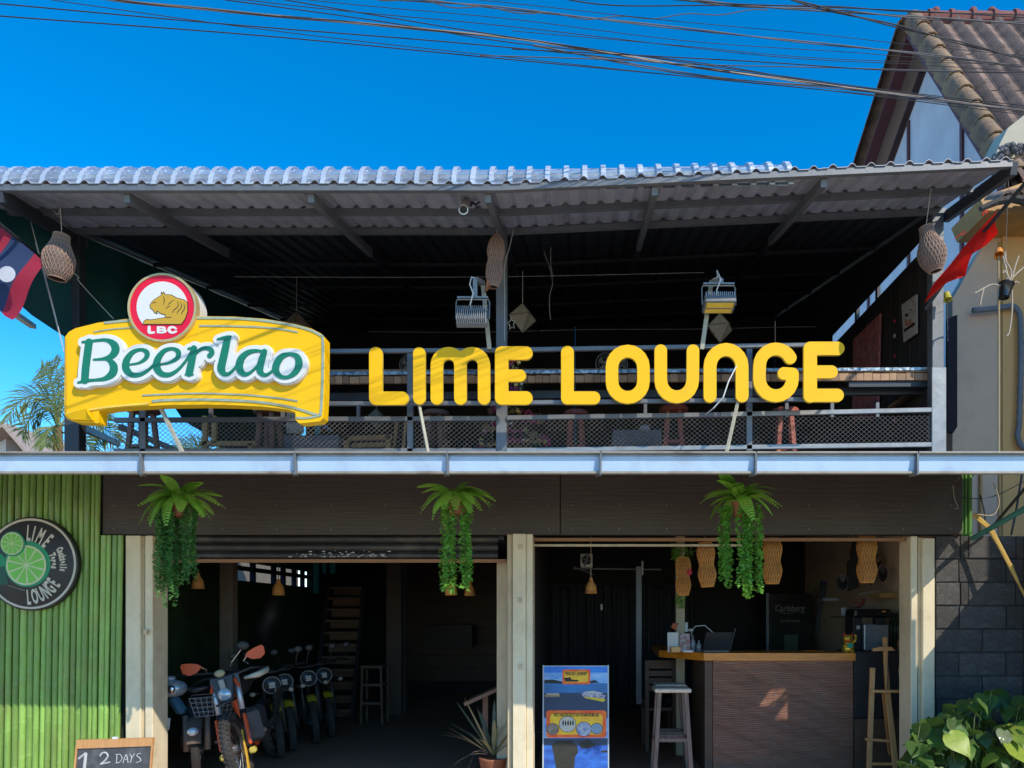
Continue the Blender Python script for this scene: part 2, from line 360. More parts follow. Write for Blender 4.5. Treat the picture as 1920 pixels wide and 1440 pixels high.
# rails above the bar opening
MB().box(PX(1000,.0),PX(1700,.0),.03,.06,PZ(1014),PZ(1008)).part('track_rail',RUSTW,B)
MB().box(PX(1000,.1),PX(1400,.1),.12,.15,PZ(1024,.1),PZ(1020,.1)).part('track_rail',CREAM2,B)
# interior shell
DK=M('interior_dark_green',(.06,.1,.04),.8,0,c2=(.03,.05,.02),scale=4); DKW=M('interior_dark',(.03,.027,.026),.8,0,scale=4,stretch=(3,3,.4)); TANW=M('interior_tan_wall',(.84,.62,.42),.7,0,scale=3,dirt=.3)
xl=-5.2; ZC=2.86
mb=MB(); yo0,yo1=4.4,7.7; zo0,zo1=2.1,2.4
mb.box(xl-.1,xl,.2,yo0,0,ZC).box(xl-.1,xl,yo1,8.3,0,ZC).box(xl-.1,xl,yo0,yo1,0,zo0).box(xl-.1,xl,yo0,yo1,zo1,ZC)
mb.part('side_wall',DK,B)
mb=MB().box(xl-.06,xl-.02,yo0,yo1,2.26,2.33)
for y in (5.2,6.0,6.4,6.9,7.3): mb.box(xl-.08,xl-.0,y,y+.05,zo0,zo1)
mb.part('window_bars',BLACK,B)
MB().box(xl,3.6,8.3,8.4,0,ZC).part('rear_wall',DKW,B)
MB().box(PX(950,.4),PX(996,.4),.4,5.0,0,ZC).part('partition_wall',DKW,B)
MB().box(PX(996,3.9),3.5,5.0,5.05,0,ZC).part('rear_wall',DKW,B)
MB().box(3.5,3.6,.22,5.0,0,ZC).part('side_wall',TANW,B)
MB().box(PX(1692,.95),PX(1701,.95),.95,1.0,0,ZC).part('door_jamb',TANW,B)
MB().box(xl,3.6,.2,8.4,ZC,ZC+.08).part('storey_slab',M('slab_grey',(.1,.1,.1),.8),B)
for x,y,wd in ((PX(423,2.5),2.5,.16),(PX(738,5),5,.24),(PX(752,5.2),5.2,.14)): MB().box(x-wd/2,x+wd/2,y,y+wd,0,ZC,0,.01).part('column',M('column_taupe',(.2,.155,.12),.8,0) if y<3 else M('column_brown',(.1,.075,.06),.8,0),B)
for y in (1.6,3.2,4.8,6.4): MB().box(xl,PX(950,.4),y,y+.08,ZC-.12,ZC-.001).part('joist',DARK_STEEL,B)
# kerb-side planks on the garage back wall
for k in range(9): MB().box(PX(760,8.2),PX(935,8.2),8.25-.015*(k%2),8.29,.25+k*.26,.25+k*.26+.25).part('plank',BROWNW,B)
# stair
STW=M('stair_wood',(.17,.1,.065),.7,0,scale=5)
st=thing('staircase','dim wooden plank stairs climbing at the back of the garage','stairs',(PX(640,4.3),4.3,0))
for k in range(11):
    y=4.2+k*.16; z=.16+k*.185
    MB().box(PX(592+2.2*k,y),PX(660+1.8*k,y),y,y+.24,z,z+.04,0,.006).part('tread',STW,st)
    MB().box(PX(595+2.2*k,y),PX(657+1.8*k,y),y+.235,y+.245,z-.1,z).part('riser',STW,st)
for x,x2 in ((PX(590,4.2),PX(614,5.9)),(PX(662,4.2),PX(682,5.9))): MB().bar((x,4.15,.05),(x2,5.95,2.1),.05,.16).part('stringer',DARK_STEEL,st)
# beige boundary wall outside the garage's side window
MB().box(-7.2,-7.1,0,12,-.1,3.4).solo('boundary_wall',M('boundary_beige',(.2,.165,.12),.8),'beige wall seen through the slanting window slots of the garage','wall')
TQ=M('turquoise_paint',(.03,.4,.42),.5)
for i,(a,b) in enumerate(((PX(590,5.5),2.2),(PX(612,5.5),2.2),(PX(628,5.5),2.2))):
    pass
mb=MB().box(PX(587,6.5),PX(597,6.5),6.5,6.54,1.95,2.75).box(PX(604,6.5),PX(612,6.5),6.5,6.54,2.3,2.75).box(PX(618,6.5),PX(628,6.5),6.5,6.54,2.3,2.75).box(PX(587,6.5),PX(628,6.5),6.5,6.54,2.7,2.8); 
mb.solo('turquoise_board',TQ,'turquoise painted board high up behind the garage staircase','board')
# ---------------------------------------------------------------- bamboo wall
bw=thing('bamboo_wall','wall of upright green painted bamboo poles left of the garage','wall',(PX(80),-.05,0))
MB().box(PX(-420),PX(236),.02,.15,0,2.9).part('backing_board',M('dark_backing',(.03,.035,.02),.9),bw)
rr=random.Random(5); x=PX(-400)
while x<PX(237):
    wd=rr.uniform(.036,.06); xc=x+wd/2; top=2.95 if xc<xL-.01 else zf0-.01
    ln=-.05*(top)/2.9+rr.uniform(-.006,.006); y=-.045+rr.uniform(-.008,.008); n=0; pts=[]; rs_=[]; z=.10; nn=rr.uniform(.1,.35); nxt=z+nn; nodes=[]
    rad=wd/2
    while z<top:
        pts.append((xc+ln*(1-z/top)*-1*-1,y,z)); rs_.append(rad)
        if nxt+.02<top:
            t=lambda q:(xc+ln*(1-q/top),y,q)
            pts+= [t(nxt-.012),t(nxt-.004),t(nxt+.004),t(nxt+.012)]; rs_+=[rad,rad*1.05,rad*1.05,rad]
            z=nxt+.02; nxt+=rr.uniform(.28,.42)
        else: break
    pts.append((xc,y,top)); rs_.append(rad)
    MB().tube(pts,rs_,10).part('bamboo_pole',BAMBOO,bw,smooth='auto'); x+=wd+rr.choice((.001,.002,.005,.009))
MB().box(PX(-400),PX(234),-.09,-.02,.02,.10).part('base_rail',ORANGEP,bw)
# ---------------------------------------------------------------- round lime sign
ls=thing('round_bar_sign','round black lime slice sign on the green bamboo wall','sign',(PX(58,-.12),-.12,PZ(1057,-.12)))
c0=P(58,1057,-.13); q=(D-.13)/F
RX=Matrix.Rotation(R(90),3,'X')
MB().lathe([(88*q,-.05),(88*q,-.004),(86.5*q,0),(.001,0)],c0,64,RX).part('board',M('sign_black',(.025,.022,.02),.45,dirt=.2),ls,smooth='auto')
MB().lathe([(81*q,-.001),(81*q,.003),(85*q,.003),(85*q,-.001)],c0,64,RX,cap=False).part('rim',M('rim_cream',(.62,.58,.48),.5),ls)
def LP(px,py,l): v=P(px,py,-.13); v.y-=l; return v
MB().lathe([(.001,.004),(43*q,.004),(43*q,0)],LP(52,1058,0),48,RX,cap=False).part('lime_rind',M('lime_rind',(.01,.3,.13),.5),ls)
def lime(cx,cy,r,base):
    o=MB().lathe([(.001,.003),(r*q,.003),(r*q,0)],LP(cx,cy,base),40,RX,cap=False).part('lime_slice',M('lime_pith',(.62,.72,.42),.5),ls)
    for k in range(10):
        a0=k*math.pi/5+.25; pts=[]
        for rr_,aa in ((.08,.31),)+tuple((.9,.05+t*.0866) for t in range(7)): pts.append(LP(cx+r*rr_*math.cos(a0+aa),cy+r*rr_*math.sin(a0+aa),base+.0045))
        MB().prism(pts,(0,.001,0)).part('segment',M('lime_flesh',(.17,.52,.06),.5,c2=(.2,.6,.1),scale=40),o)
lime(50,1060,37.5,.004)
MB().lathe([(.001,.0015),(23.5*q,.0015),(23.5*q,0)],LP(25.5,1020,.009),40,RX,cap=False).part('lime_rind',M('lime_rind'),ls)
lime(24.5,1019.5,21,.0105)
MB().prism([LP(-3,1040,.002),LP(4,1038,.002),LP(12,1050,.002),LP(8,1062,.002),LP(-3,1064,.002)],(0,.001,0)).part('leaf_print',M('lime_rind'),ls)
MB().prism([LP(-3,1064,.002),LP(8,1063,.002),LP(14,1085,.002),LP(17,1095,.002),LP(-3,1098,.002)],(0,.001,0)).part('leaf_print',M('dark_leaf_print',(.01,.1,.06),.5),ls)
LET=M('sign_letter_cream',(.66,.62,.5),.5)
def arctext(t,cx,cy,r,a0,da,size,sx,flip=False,mb=None):
    for k,ch in enumerate(t):
        a=R(a0[k] if isinstance(a0,(list,tuple)) else a0+k*da); u=V(-math.sin(a),0,math.cos(a)); rad=V(math.cos(a),0,math.sin(a))
        if flip: u=-u; rad_=-rad
        else: rad_=rad
        p=LP(cx,cy,.003)+rad*(r*q); ux=-u if not flip else -u; uz=rad_
        mb.text(ch,p,size*q,ux,uz,.002,sx,align='CENTER',bold=.006)
mb=MB(); arctext('LIME',50,1060,47,(86,77,64,49),0,40,.38,False,mb); mb.part('lettering',LET,ls)
mb=MB(); arctext('LOUNGE',50,1060,73,(-86,-75,-64,-53.5,-43,-32.5),0,38,.38,True,mb); mb.part('lettering',LET,ls)
mb=MB(); arctext('Cocktails',50,1060,64,26,-4.2,16,.5,False,mb); arctext('Tapas',50,1060,47,22,-6.6,16,.55,False,mb); mb.part('lettering',LET,ls)
mb=MB()
for k in range(10):
    p=LP(18+k*3.1,1097+k*.9+(2 if k>4 else 0)*.3,.003); mb.box(p.x-.004,p.x+.003,p.y-.001,p.y,p.z-.009,p.z-.006).box(p.x-.004,p.x-.002,p.y-.001,p.y,p.z-.009,p.z+.002*(k%2))
mb.part('small_lettering',LET,ls)
# ---------------------------------------------------------------- chalkboard
cb=thing('chalkboard','tilted chalkboard with wooden top rail below the green bamboo wall','chalkboard',(PX(206,-.6),-.6,0))
def CBp(px,py,l=0): v=P(px,py,-.62); v.y+= (v.z)*.12-l; return v
a=CBp(133,1392); b=CBp(278,1387)
poly=[CBp(136,1402,.0),CBp(277,1397,0),CBp(277,1620,0),CBp(134,1620,0)]
MB().prism(poly,(0,.015,0)).part('writing_surface',M('slate',(.075,.08,.085),.8,0,c2=(.05,.052,.056),scale=3,dirt=.8,dirtc=(.2,.2,.2)),cb)
MB().prism([CBp(134,1390,.012),CBp(278,1386,.012),CBp(278,1401,.012),CBp(135,1406,.012)],(0,.035,0)).part('frame_rail',PINEW,cb)
MB().prism([CBp(276,1398,.01),CBp(279,1398,.01),CBp(279,1620,.01),CBp(276,1620,.01)],(0,.02,0)).part('frame_rail',PINEW,cb)
MB().prism([CBp(133,1400,.01),CBp(136,1400,.01),CBp(136,1620,.01),CBp(133,1620,.01)],(0,.02,0)).part('frame_rail',PINEW,cb)
MB().prism([CBp(202,1384,.014),CBp(211,1384,.014),CBp(211,1388,.014),CBp(202,1388,.014)],(0,.02,0)).part('clip',WHITE,cb)
mb=MB(); CH=M('chalk',(.6,.62,.6),.9,c2=(.35,.36,.36),scale=60)
def stroke(mb,pts,wd,f,l=.003):
    q_=smoothpts([(x,y,0) for x,y in pts],4) if len(pts)>2 else [np.array((x,y,0.)) for x,y in pts]
    mb.tube([f(p[0],p[1],l) for p in q_],wd,5)
ch=lambda x,y,l: CBp(x,y,l)
stroke(mb,[(140,1425),(148,1418),(153,1414)],.009,ch); stroke(mb,[(153,1414),(152,1445)],.011,ch)
stroke(mb,[(180,1420),(184,1414),(191,1414),(195,1420),(190,1428),(182,1435)],.007,ch); stroke(mb,[(182,1435),(200,1431)],.007,ch)
for s_ in ([(212,1417),(212,1433)],[(209,1417),(218,1417),(222,1424),(218,1431),(211,1433)],[(224,1433),(229,1417),(234,1432)],[(226,1427),(232,1426)],[(236,1416),(240,1423),(238,1432)],[(245,1415),(240,1424)],[(257,1415),(251,1416),(250,1420),(256,1424),(257,1429),(249,1432)]): stroke(mb,s_,.0035,ch)
stroke(mb,[(150,1458),(175,1456)],.006,ch); stroke(mb,[(190,1456),(240,1454)],.006,ch)
mb.part('chalk_writing',CH,cb)
# ---------------------------------------------------------------- canopy with pale gutter
cy=-1.6; cn=thing('street_canopy','thin shop canopy edged by a long pale blue gutter across the front','canopy',(0,cy,PZ(890,cy)))
zt_,zb_=PZ(849,cy),PZ(889,cy); edges=[-300,270,557,841,1126,1415,1716,2200]
for a,b in zip(edges[:-1],edges[1:]):
    x0,x1=PX(a,cy)+.003,PX(b,cy)-.003; mb=MB()
    mb.prism([(x0,cy,zt_-.012),(x0,cy-.012,zt_-.03),(x0,cy+.0,zb_+.018),(x0,cy+.01,zb_+.018),(x0,cy+.012,zt_-.012)],(x1-x0,0,0)); mb.part('gutter_panel',GUTTER,cn)
    MB().box(x0,x1,cy-.05,cy+.012,zt_-.012,zt_,0,.002).part('gutter_lip',GUTLIP,cn); MB().box(x0,x1,cy-.018,cy+.02,zb_,zb_+.018,0,.003).part('gutter_bottom',GUTLIP,cn)
for a in edges[1:-1]:
    x=PX(a,cy); MB().box(x-.008,x+.006,cy-.045,cy+.02,zb_-.012,zt_-.006,0,.002).part('bracket',GREY_STEEL,cn); MB().bar((x-.03,cy+.02,zb_-.01),(x,cy-.04,zb_-.008),.014,.008).part('bracket_foot',GREY_STEEL,cn)
xe=3.775; z1=2.90
mb=MB(); x=-6.6; n=0; vs=[]
while x<3.38: vs.append((x,0.0)); vs.append((x+.05,.012)); vs.append((x+.09,.012)); vs.append((x+.14,0.0)); x+=.2
vs=[v_ for v_ in vs if v_[0]<3.42]+[(3.42,0)]
za=PZ(866,cy)
mb.add([(a,cy+.015,za+b) for a,b in vs]+[(a,-.04,z1+b) for a,b in vs],[(i,i+1,i+1+len(vs),i+len(vs)) for i in range(len(vs)-1)]); mb.part('canopy_sheet',SHEET,cn)
mb=MB(); gx=[3.42,3.52,3.67,3.71,3.74,xe]; gy=[cy+.015,-.98,-.85,-.04]
for i in range(5):
    for j in range(3):
        if (i,j) in ((1,1),(3,1)): continue
        q_=[(gx[i],gy[j]),(gx[i+1],gy[j]),(gx[i+1],gy[j+1]),(gx[i],gy[j+1])]; mb.add([(a_,b_,za+(z1-za)*(b_-cy)/(-cy)+.004) for a_,b_ in q_],[(0,1,2,3)])
mb.part('holed_end_sheet',SHEET,cn)  # end sheet with holes added to throw sun patches on the counter
for k in range(8): x=-6+k*1.35; MB().bar((x,cy+.03,za-.025),(x,-.04,z1-.025),.03,.03).part('canopy_arm',DARK_STEEL,cn)
# ---------------------------------------------------------------- hanging ferns with trailing ivy
FERN=M('fern_green',(.3,.6,.08),.45,0,c2=(.2,.45,.05),scale=14,rnd=.25,trans=.25); IVY=M('ivy_green',(.24,.52,.07),.5,0,c2=(.11,.3,.035),scale=30,trans=.3,contrast=(.35,.65))
TERRA=M('terracotta',(.35,.13,.06),.8)
def frond_mesh(L,W,name,droop,seed):
    rr=random.Random(seed); vs=[]; fs=[]; N=22
    def c(t): return V(L*t*(1-.25*droop*t),0,L*(.28*t-droop*.75*t*t))
    for i in range(N):
        t=i/(N-1); p=c(t); tn=(c(min(1,t+.02))-c(max(0,t-.02))).normalized(); w_=W*math.sin(math.pi*min(1,(t*.93+.07)))**.6*(1 if t<.97 else .5)
        k=len(vs); up=V(-tn.z,0,tn.x)
        for s_ in (-1,1):
            vs+= [p,p+tn*(L/N*.9),p+V(0,s_*w_,0)+tn*(L/N*.9+w_*.35)+up*(-w_*.25),p+V(0,s_*w_*.95,0)+tn*(w_*.25)+up*(-w_*.28)]
            b=len(vs)-4; fs.append((b,b+1,b+2,b+3) if s_>0 else (b+3,b+2,b+1,b))
    me=bpy.data.meshes.new(name); me.from_pydata(vs,[],fs); me.materials.append(FERN); return me
FR=[frond_mesh(.37,.046,'frond',d_,i) for i,d_ in enumerate((.55,.9,1.25))]
def fern(px,py,y,label,cols,seed,nf=28,lf=1.0,st=1.0,mat_=None):
    c=P(px,py,y); f=thing('hanging_fern',label,'plant',c,'hanging plants under the canopy'); rr=random.Random(seed)
    MB().lathe([(.03,-.1),(.06,-.085),(.075,0),(.08,.02),(.07,.02)],c+V(.02,0,-.02),16).part('pot',TERRA,f,smooth='auto')
    zt=z1-.02 if y>-.1 else za+(z1-za)*(y-cy)/(-cy)
    MB().tube([c+V(.02,0,0),(c.x+.02,c.y,zt)],.003,5).part('hanger',DARK_STEEL,f)
    for k in range(nf):
        a=k*2.4+rr.uniform(-.3,.3); j=rr.randrange(3) if k>8 else 2-(k%2); el=rr.uniform(-.05,.75) if k%3 else rr.uniform(.2,.95)
        link('frond',FR[j],f,(.01*math.cos(a),.01*math.sin(a),.03),Euler((rr.uniform(-.3,.3),-el,a),'XYZ'),(rr.uniform(.65,.98),1.1,1))
    mb=MB()
    for (x0,x1,y1,n) in cols:
        for s_ in range(n):
            u=rr.random(); sx=PX(x0+(x1-x0)*u,y); zb=PZ(y1-rr.random()**2*34-12*abs(2*u-1)**2,y); yy=y+rr.uniform(-.08,.08); z=c.z-.03; wv=rr.uniform(0,6)
            x_=c.x+(sx-c.x)*.5; 
            while z>zb:
                tt=min(1,(c.z-z)/.05); xx=(c.x+(sx-c.x)*(.7+.3*tt))+.008*math.sin(z*14+wv); 
                for q_ in range(3):
                    d=V(rr.uniform(-1,1),rr.uniform(-1,.6),rr.uniform(-.9,.25)).normalized(); Lf=rr.uniform(.02,.034)*lf; sd=d.cross(V(rr.uniform(-.5,.5),rr.uniform(-1,1),1)).normalized()*Lf*.42; o=V(xx,yy,z)
                    mb.add([o,o+d*Lf*.5+sd,o+d*Lf,o+d*Lf*.5-sd],[(0,1,2,3)])
                z-=rr.uniform(.011,.019)*st
    mb.part('trailing_foliage',mat_ or IVY,f,kind='stuff'); return f
fern(336,942,-.9,'hanging fern with one long dense ivy trail above the parked motorbikes',((292,368,1100,26),(295,335,1138,12)),1,32,.8,.75,M('ivy_dark',(.13,.33,.07),.5,0,c2=(.05,.15,.035),scale=30,trans=.2,contrast=(.35,.65)))
fern(853,938,-.9,'hanging fern with trailing ivy just left of the middle cream pillar',((824,858,1118,9),(856,888,1112,8)),2,22,1.05,1.25)
fern(1386,942,-.9,'hanging fern with two separate ivy trails above the bar counter',((1350,1374,1106,8),(1380,1422,1122,19)),3,24,1.0,1.0)
# ---------------------------------------------------------------- block wall at right
kw=thing('block_wall','black painted concrete block wall right of the cream pillar','wall',(PX(1840),.05,0))
xa=PX(1755); xb=3.98; top=PZ(1004); MB().box(xa,xb,.02,.16,-.1,top-.006).part('mortar_core',MORTAR,kw)
bh=(top)/11; rr=random.Random(11)
bmesh_=[]
for v_ in range(4):
    m_=MB().box(-.5,.5,-.5,.5,-.5,.5,0,.03); me=m_.mesh('block',BLOCK)
    for vt in me.vertices: vt.co+=V(*(rr.uniform(-.012,.012) for _ in range(3)))
    bmesh_.append(me)
for r_ in range(11):
    z=top-(r_+.5)*bh; x=xa-(.21 if r_%2 else 0); seq=[.42]*4
    if r_ in (0,2): seq=[.2,.02,.21,.4,.4]; x=xa-.0; seq=[.22,.075,.42,.42]
    for s_ in seq:
        a=max(x,xa); b=min(x+s_,xb)
        if b-a>.03: link('block',bmesh_[rr.randrange(4)],kw,V((a+b)/2,.075+rr.uniform(-.004,.004),z)-kw.location,None,(b-a-.012,.14,bh-.014))
        x+=s_
MB().box(3.93,4.07,-1.35,.0,-.12,top-.01,0,.01).solo('side_wall',MORTAR,'black block wall running out to the street at the far right edge','wall')
# turquoise strut, yellow strap, green poles
a=V(PX(1812,-.02)+.05,-.03,top-.03); b=P(1925,952,-1.05); b2=a+(b-a)*1.35
MB().tube([a,b2],.022,10).solo('turquoise_strut',M('teal_pole',(.06,.3,.27),.5,dirt=.4),'turquoise pipe strut rising from the top of the black block wall','pole')
a2=P(1850,1000,-.02); b3=P(1935,900,-1.25)
MB().tube([a2,V(b3.x,b3.y,b3.z)],.012,8).solo('thin_strut',DARK_STEEL,'thin dark strut crossing behind the turquoise pipe','pole')
MB().box(4.1,4.46,-1.9,-1.6,-.12,3.32,0,.02).solo('sun_block_post',PAVE,'unseen concrete post added to keep sun off the bar counter','post')  # unseen post, added to block the sun from the bar counter
mb=MB()
for k,(o1,o2) in enumerate(((0,0),(4,3),(-3,4))): mb.tube([P(1826+o1,962+k*2,-.15),P(1856+o1,992,-.17),P(1893+o2,1062,-.2),P(1912,1098,-.2),P(1930+o2,1135,-.2)],[.008,.011,.012,.01,.007],6)
mb.solo('yellow_palm_stalk',M('yellow_stalk',(.7,.5,.12),.6,c2=(.45,.25,.06),scale=9),'drooping yellow dried stalks over the black block wall','dried stalk')
gp=thing('green_pole_set','green bamboo poles standing between dark fascia and tan house','pole',(PX(1812,.05),.05,zf0))
for a,b in ((1801,1806),(1807,1813),(1814,1822)): MB().tube([(PX((a+b)/2,.05),.05,top-.0),(PX((a+b)/2,.05),.05,2.7),(PX((a+b)/2,.05),.05,3.0)],(b-a)/2/210,10).part('bamboo_pole',M('dark_green_pole',(.09,.24,.04),.5,rnd=.2),gp,smooth='auto')
# ---------------------------------------------------------------- balcony roof
ov=-1.1
def rise(x): return .047*max(0,x+.6)
def rz(x,y): return 4.785+.222*(y-ov)+rise(x)
rf=thing('balcony_roof','grey corrugated metal lean-to roof over the upstairs balcony','roof',(0,0,rz(0,0)))
pit=.1425; X0=-5.2; x1r=PX(1905,ov)
nb=int((x1r-X0)/pit)
for s0 in range(0,nb,7):
    s1=min(nb,s0+7); xs=[]
    for k in range(s0,s1):
        x=X0+k*pit; xs+=[(x,0),(x+.052,0),(x+.07,.02),(x+.085,.026),(x+.1,.02),(x+.118,0)]
    xs.append((X0+s1*pit,0))
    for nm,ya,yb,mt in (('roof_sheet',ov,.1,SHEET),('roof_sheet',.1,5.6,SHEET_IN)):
        mb=MB(); n=len(xs); jit=.004*((s0//7)%2); ys=[ya,(ya+yb)/2,yb] 
        vs=[(x,y,rz(x,y)+b+jit) for y in ys for x,b in xs]; fs=[(r_*n+i,r_*n+i+1,(r_+1)*n+i+1,(r_+1)*n+i) for r_ in range(2) for i in range(n-1)]
        m=len(vs); vs+= [(x,y,z+.004) for x,y,z in vs]; fs+=[tuple(i+m for i in f[::-1]) for f in fs]; fs+=[(i+1,i,i+m,i+1+m) for i in range(n-1)]
        mb.add(vs,fs).part(nm,mt,rf,smooth='auto')
# crimp-curved cap sheets standing behind the front edge
for s0 in range(0,46,6):
    mb=MB(); 
    for k in range(s0,s0+6):
        x=X0+.03+k*.1425*.99; ra=.30; N=44; c=V(0,ov+.40,rz(x,ov)*.4+4.82*.6-.02); vs=[]; 
        prof=[(x,0),(x+.094,0),(x+.1,.028),(x+.137,.028),(x+.1411,0)]
        for i in range(N+1):
            a=math.pi-(math.pi*.62)*i/N; cr=.007*(1 if i%4<2 else -1)
            for (xx,h) in prof: r_=ra+h+(cr if h==0 else cr*.35); vs.append((xx,c.y+r_*math.cos(a),c.z+r_*math.sin(a)*.95))
        n=len(prof); mb.add(vs,[(i*n+j,i*n+j+1,(i+1)*n+j+1,(i+1)*n+j) for i in range(N) for j in range(n-1)])
    mb.m=[1 if (q_%(n-1)) in (1,2) else 0 for q_ in range(len(mb.f))]; mb.part('curved_cap_sheet',[CRIMP,CRIBM],rf)
# purlins, rafters
def beam(a,b,w_,h_,m=GREY_STEEL,name='purlin'): return MB().bar(a,b,w_,h_,0,(0,0,1)).part(name,m,rf)
xk=[X0,-.6,PX(1900,ov)]
for y,dz,m in ((ov+.03,-.025,GREY_STEEL),(-.52,-.025,GREY_STEEL),(.0,-.03,GREY_STEEL)):
    for a,b in ((-5.2,-.6),(-.6,x1r-.02 if y<-.3 else PX(1772))): beam((a,y,rz(a,y)+dz),(b,y,rz(b,y)+dz),.04,.045)
for y in (1.2,2.3,3.4,4.5): 
    for a,b in ((-4.5,-.6),(-.6,3.1)): beam((a,y,rz(a,y)-.03),(b,y,rz(b,y)-.03),.03,.03,M('purlin_shaded',(.03,.032,.038),.5))  # inner purlins coloured darker for the shade under the roof
for px in (236,582,915,1228,1546):
    x=PX(px,ov+.06); xe_=x; y1=.55 if px!=915 else .1
    beam((x,ov+.07,rz(x,ov+.07)-.075),(x,y1,rz(x,y1)-.075),.045,.07,GREY_STEEL,'rafter')
    beam((x,y1,rz(x,y1)-.085),(x,5.5,rz(x,5.5)-.085),.045,.05,SHEET_IN,'rafter')  # inner rafter half in the shaded colour
x=x1r-.0; beam((x,ov+.02,rz(x,ov)-.05),(PX(1772)+.02,.02,rz(PX(1772),0)-.07),.05,.09,DARK_STEEL,'edge_beam')
x=PX(-60,ov); beam((PX(-5,ov),ov+.02,rz(x,ov)-.07),(PX(135),.03,rz(PX(135),0)-.09),.05,.1,DARK_STEEL,'edge_beam')
for px0,px1,y in ((120,148,0),(930,950,.0),(1748,1770,0)):
    MB().box(PX(px0),PX(px1),y,y+.1,3.0,rz(PX(px0),0)-.04,0,.004).part('post',GREY_STEEL if px0>1000 else DARK_STEEL if px0<200 else GREY_STEEL,rf)
# ---------------------------------------------------------------- upstairs room shell
up=thing('upstairs_room','dark open upstairs room with board walls under the metal roof','room',(0,2,3.02))
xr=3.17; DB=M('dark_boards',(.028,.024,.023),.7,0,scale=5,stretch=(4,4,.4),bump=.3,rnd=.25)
MB().box(-4.6,xr+.1,.05,5.6,2.95,3.03).part('floor_slab',M('upper_floor',(.15,.13,.12),.8),up)
y=.12
while y<5.5:
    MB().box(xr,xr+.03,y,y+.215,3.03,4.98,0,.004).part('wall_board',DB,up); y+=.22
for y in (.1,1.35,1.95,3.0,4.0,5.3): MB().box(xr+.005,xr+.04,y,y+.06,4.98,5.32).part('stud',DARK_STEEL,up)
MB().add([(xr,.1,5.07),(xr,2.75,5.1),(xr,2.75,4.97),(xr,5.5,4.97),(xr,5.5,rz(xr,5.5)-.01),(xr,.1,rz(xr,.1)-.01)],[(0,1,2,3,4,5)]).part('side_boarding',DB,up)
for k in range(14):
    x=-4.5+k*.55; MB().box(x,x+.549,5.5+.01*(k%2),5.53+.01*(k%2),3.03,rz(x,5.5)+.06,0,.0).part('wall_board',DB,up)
# left side tarpaulin: hangs from the roof, lower edge climbs down toward the back
TEAL=M('teal_tarp',(.008,.085,.085),.7,0,c2=(.006,.06,.062),scale=2,stretch=(1,2,.3),bump=.3)
xl2=PX(134)-.02; mb=MB(); N=40; vs=[]
for i in range(N+1):
    y=-.95+i*(6.4/N); zlo=PZ(590,-.95)+.0; 
    ylo=max(0,y+.95); zl=4.35-.33*min(ylo,1.0)-.05*max(0,ylo-1)-(.12*max(0,ylo-2.2)); zh=rz(xl2,y)-.02
    if i>26: zl=3.03+max(0,(y-4.0))*.0
    w_=.03*math.sin(i*1.3)
    vs+=[(xl2-.25*max(0,-y)+w_*.3,y,zh),(xl2-.25*max(0,-y)+w_,y,zl+ .02*math.sin(i*.9))]
mb.add(vs,[(2*i,2*i+1,2*i+3,2*i+2) for i in range(N)]); mb.solo('teal_tarpaulin',TEAL,'dark teal tarpaulin closing the left side of the balcony','tarpaulin',smooth=True)
MB().bar(P(152,452,.15),P(262,548,3.0),.06,.07).part('side_brace',M('taupe_beam',(.2,.17,.15),.7),up)
MB().bar(P(135,793,.6),P(222,832,3.2),.05,.07).part('side_brace',DARK_STEEL,up); MB().bar(P(225,800,3.2),P(372,862,5.3),.05,.07).part('side_brace',DARK_STEEL,up)
# ---------------------------------------------------------------- balcony railing
rl=thing('balcony_railing','grey steel balcony railing with diamond mesh infill','railing',(0,0,3.03))
def rb(p0,p1,y,w_=.04,h_=.04,m=GREY_STEEL,name='rail'):
    a=P(*p0,y); b=P(*p1,y); return MB().bar(a,b,w_,h_,0,(0,0,1),.003).part(name,m,rl)
rb((215,788),(930,785),0); rb((950,784),(1350,778),0); rb((1350,778),(1750,769),0,m=LIT_STEEL)  # right rail run coloured lighter where the sun reaches it
rb((215,846),(930,845),0); rb((950,845),(1750,834),0,m=LIT_STEEL)
for px,t,b_ in ((270,700,846),(770,655,846),(1405,648,842)): MB().box(PX(px-6),PX(px+5),-.02,.03,PZ(b_+4),PZ(t),0,.003).part('post',GREY_STEEL,rl)
for px in (395,530,672,1010+200,1475,1560,1645): MB().box(PX(px-3),PX(px+3),-.01,.02,PZ(782),PZ(755),0).part('baluster',GREY_STEEL,rl)
MB().box(PX(1746)-.005,PX(1772),-.025,-.002,PZ(850),PZ(690),0,.004).part('post',LIT_STEEL,rl)  # sunlit lower stretch of the right post, brightness put into the colour
rb((1590,722),(1748,721),.16,.04,.05,DARK_STEEL)
MESHM=M('expanded_metal',(.3,.29,.28),.5,.4)
for xa_,xb_ in ((215,266),(276,764),(777,930),(951,1399),(1412,1748)):
    mb=MB(); x0,x1=PX(xa_),PX(xb_); st_=.0235; n=int((x1-x0)/st_); rows=13
    for j in range(rows):
        z0=PZ(841)+(PZ(786)-PZ(841))*j/rows+.0; hh=(PZ(786)-PZ(841))/rows
        rise_=(rise(x0)*.0)
        pts=[(x0+i*st_,-.004+.003*(i%2),z0+hh*(1 if (i//1+j)%2 else 0)+ (0.035*max(0,(x0+i*st_+.6))/3.8)) for i in range(n+1)]
        mb.tube(pts,.0031,3,cap=False)
    mb.part('mesh_panel',MESHM,rl,kind='stuff')
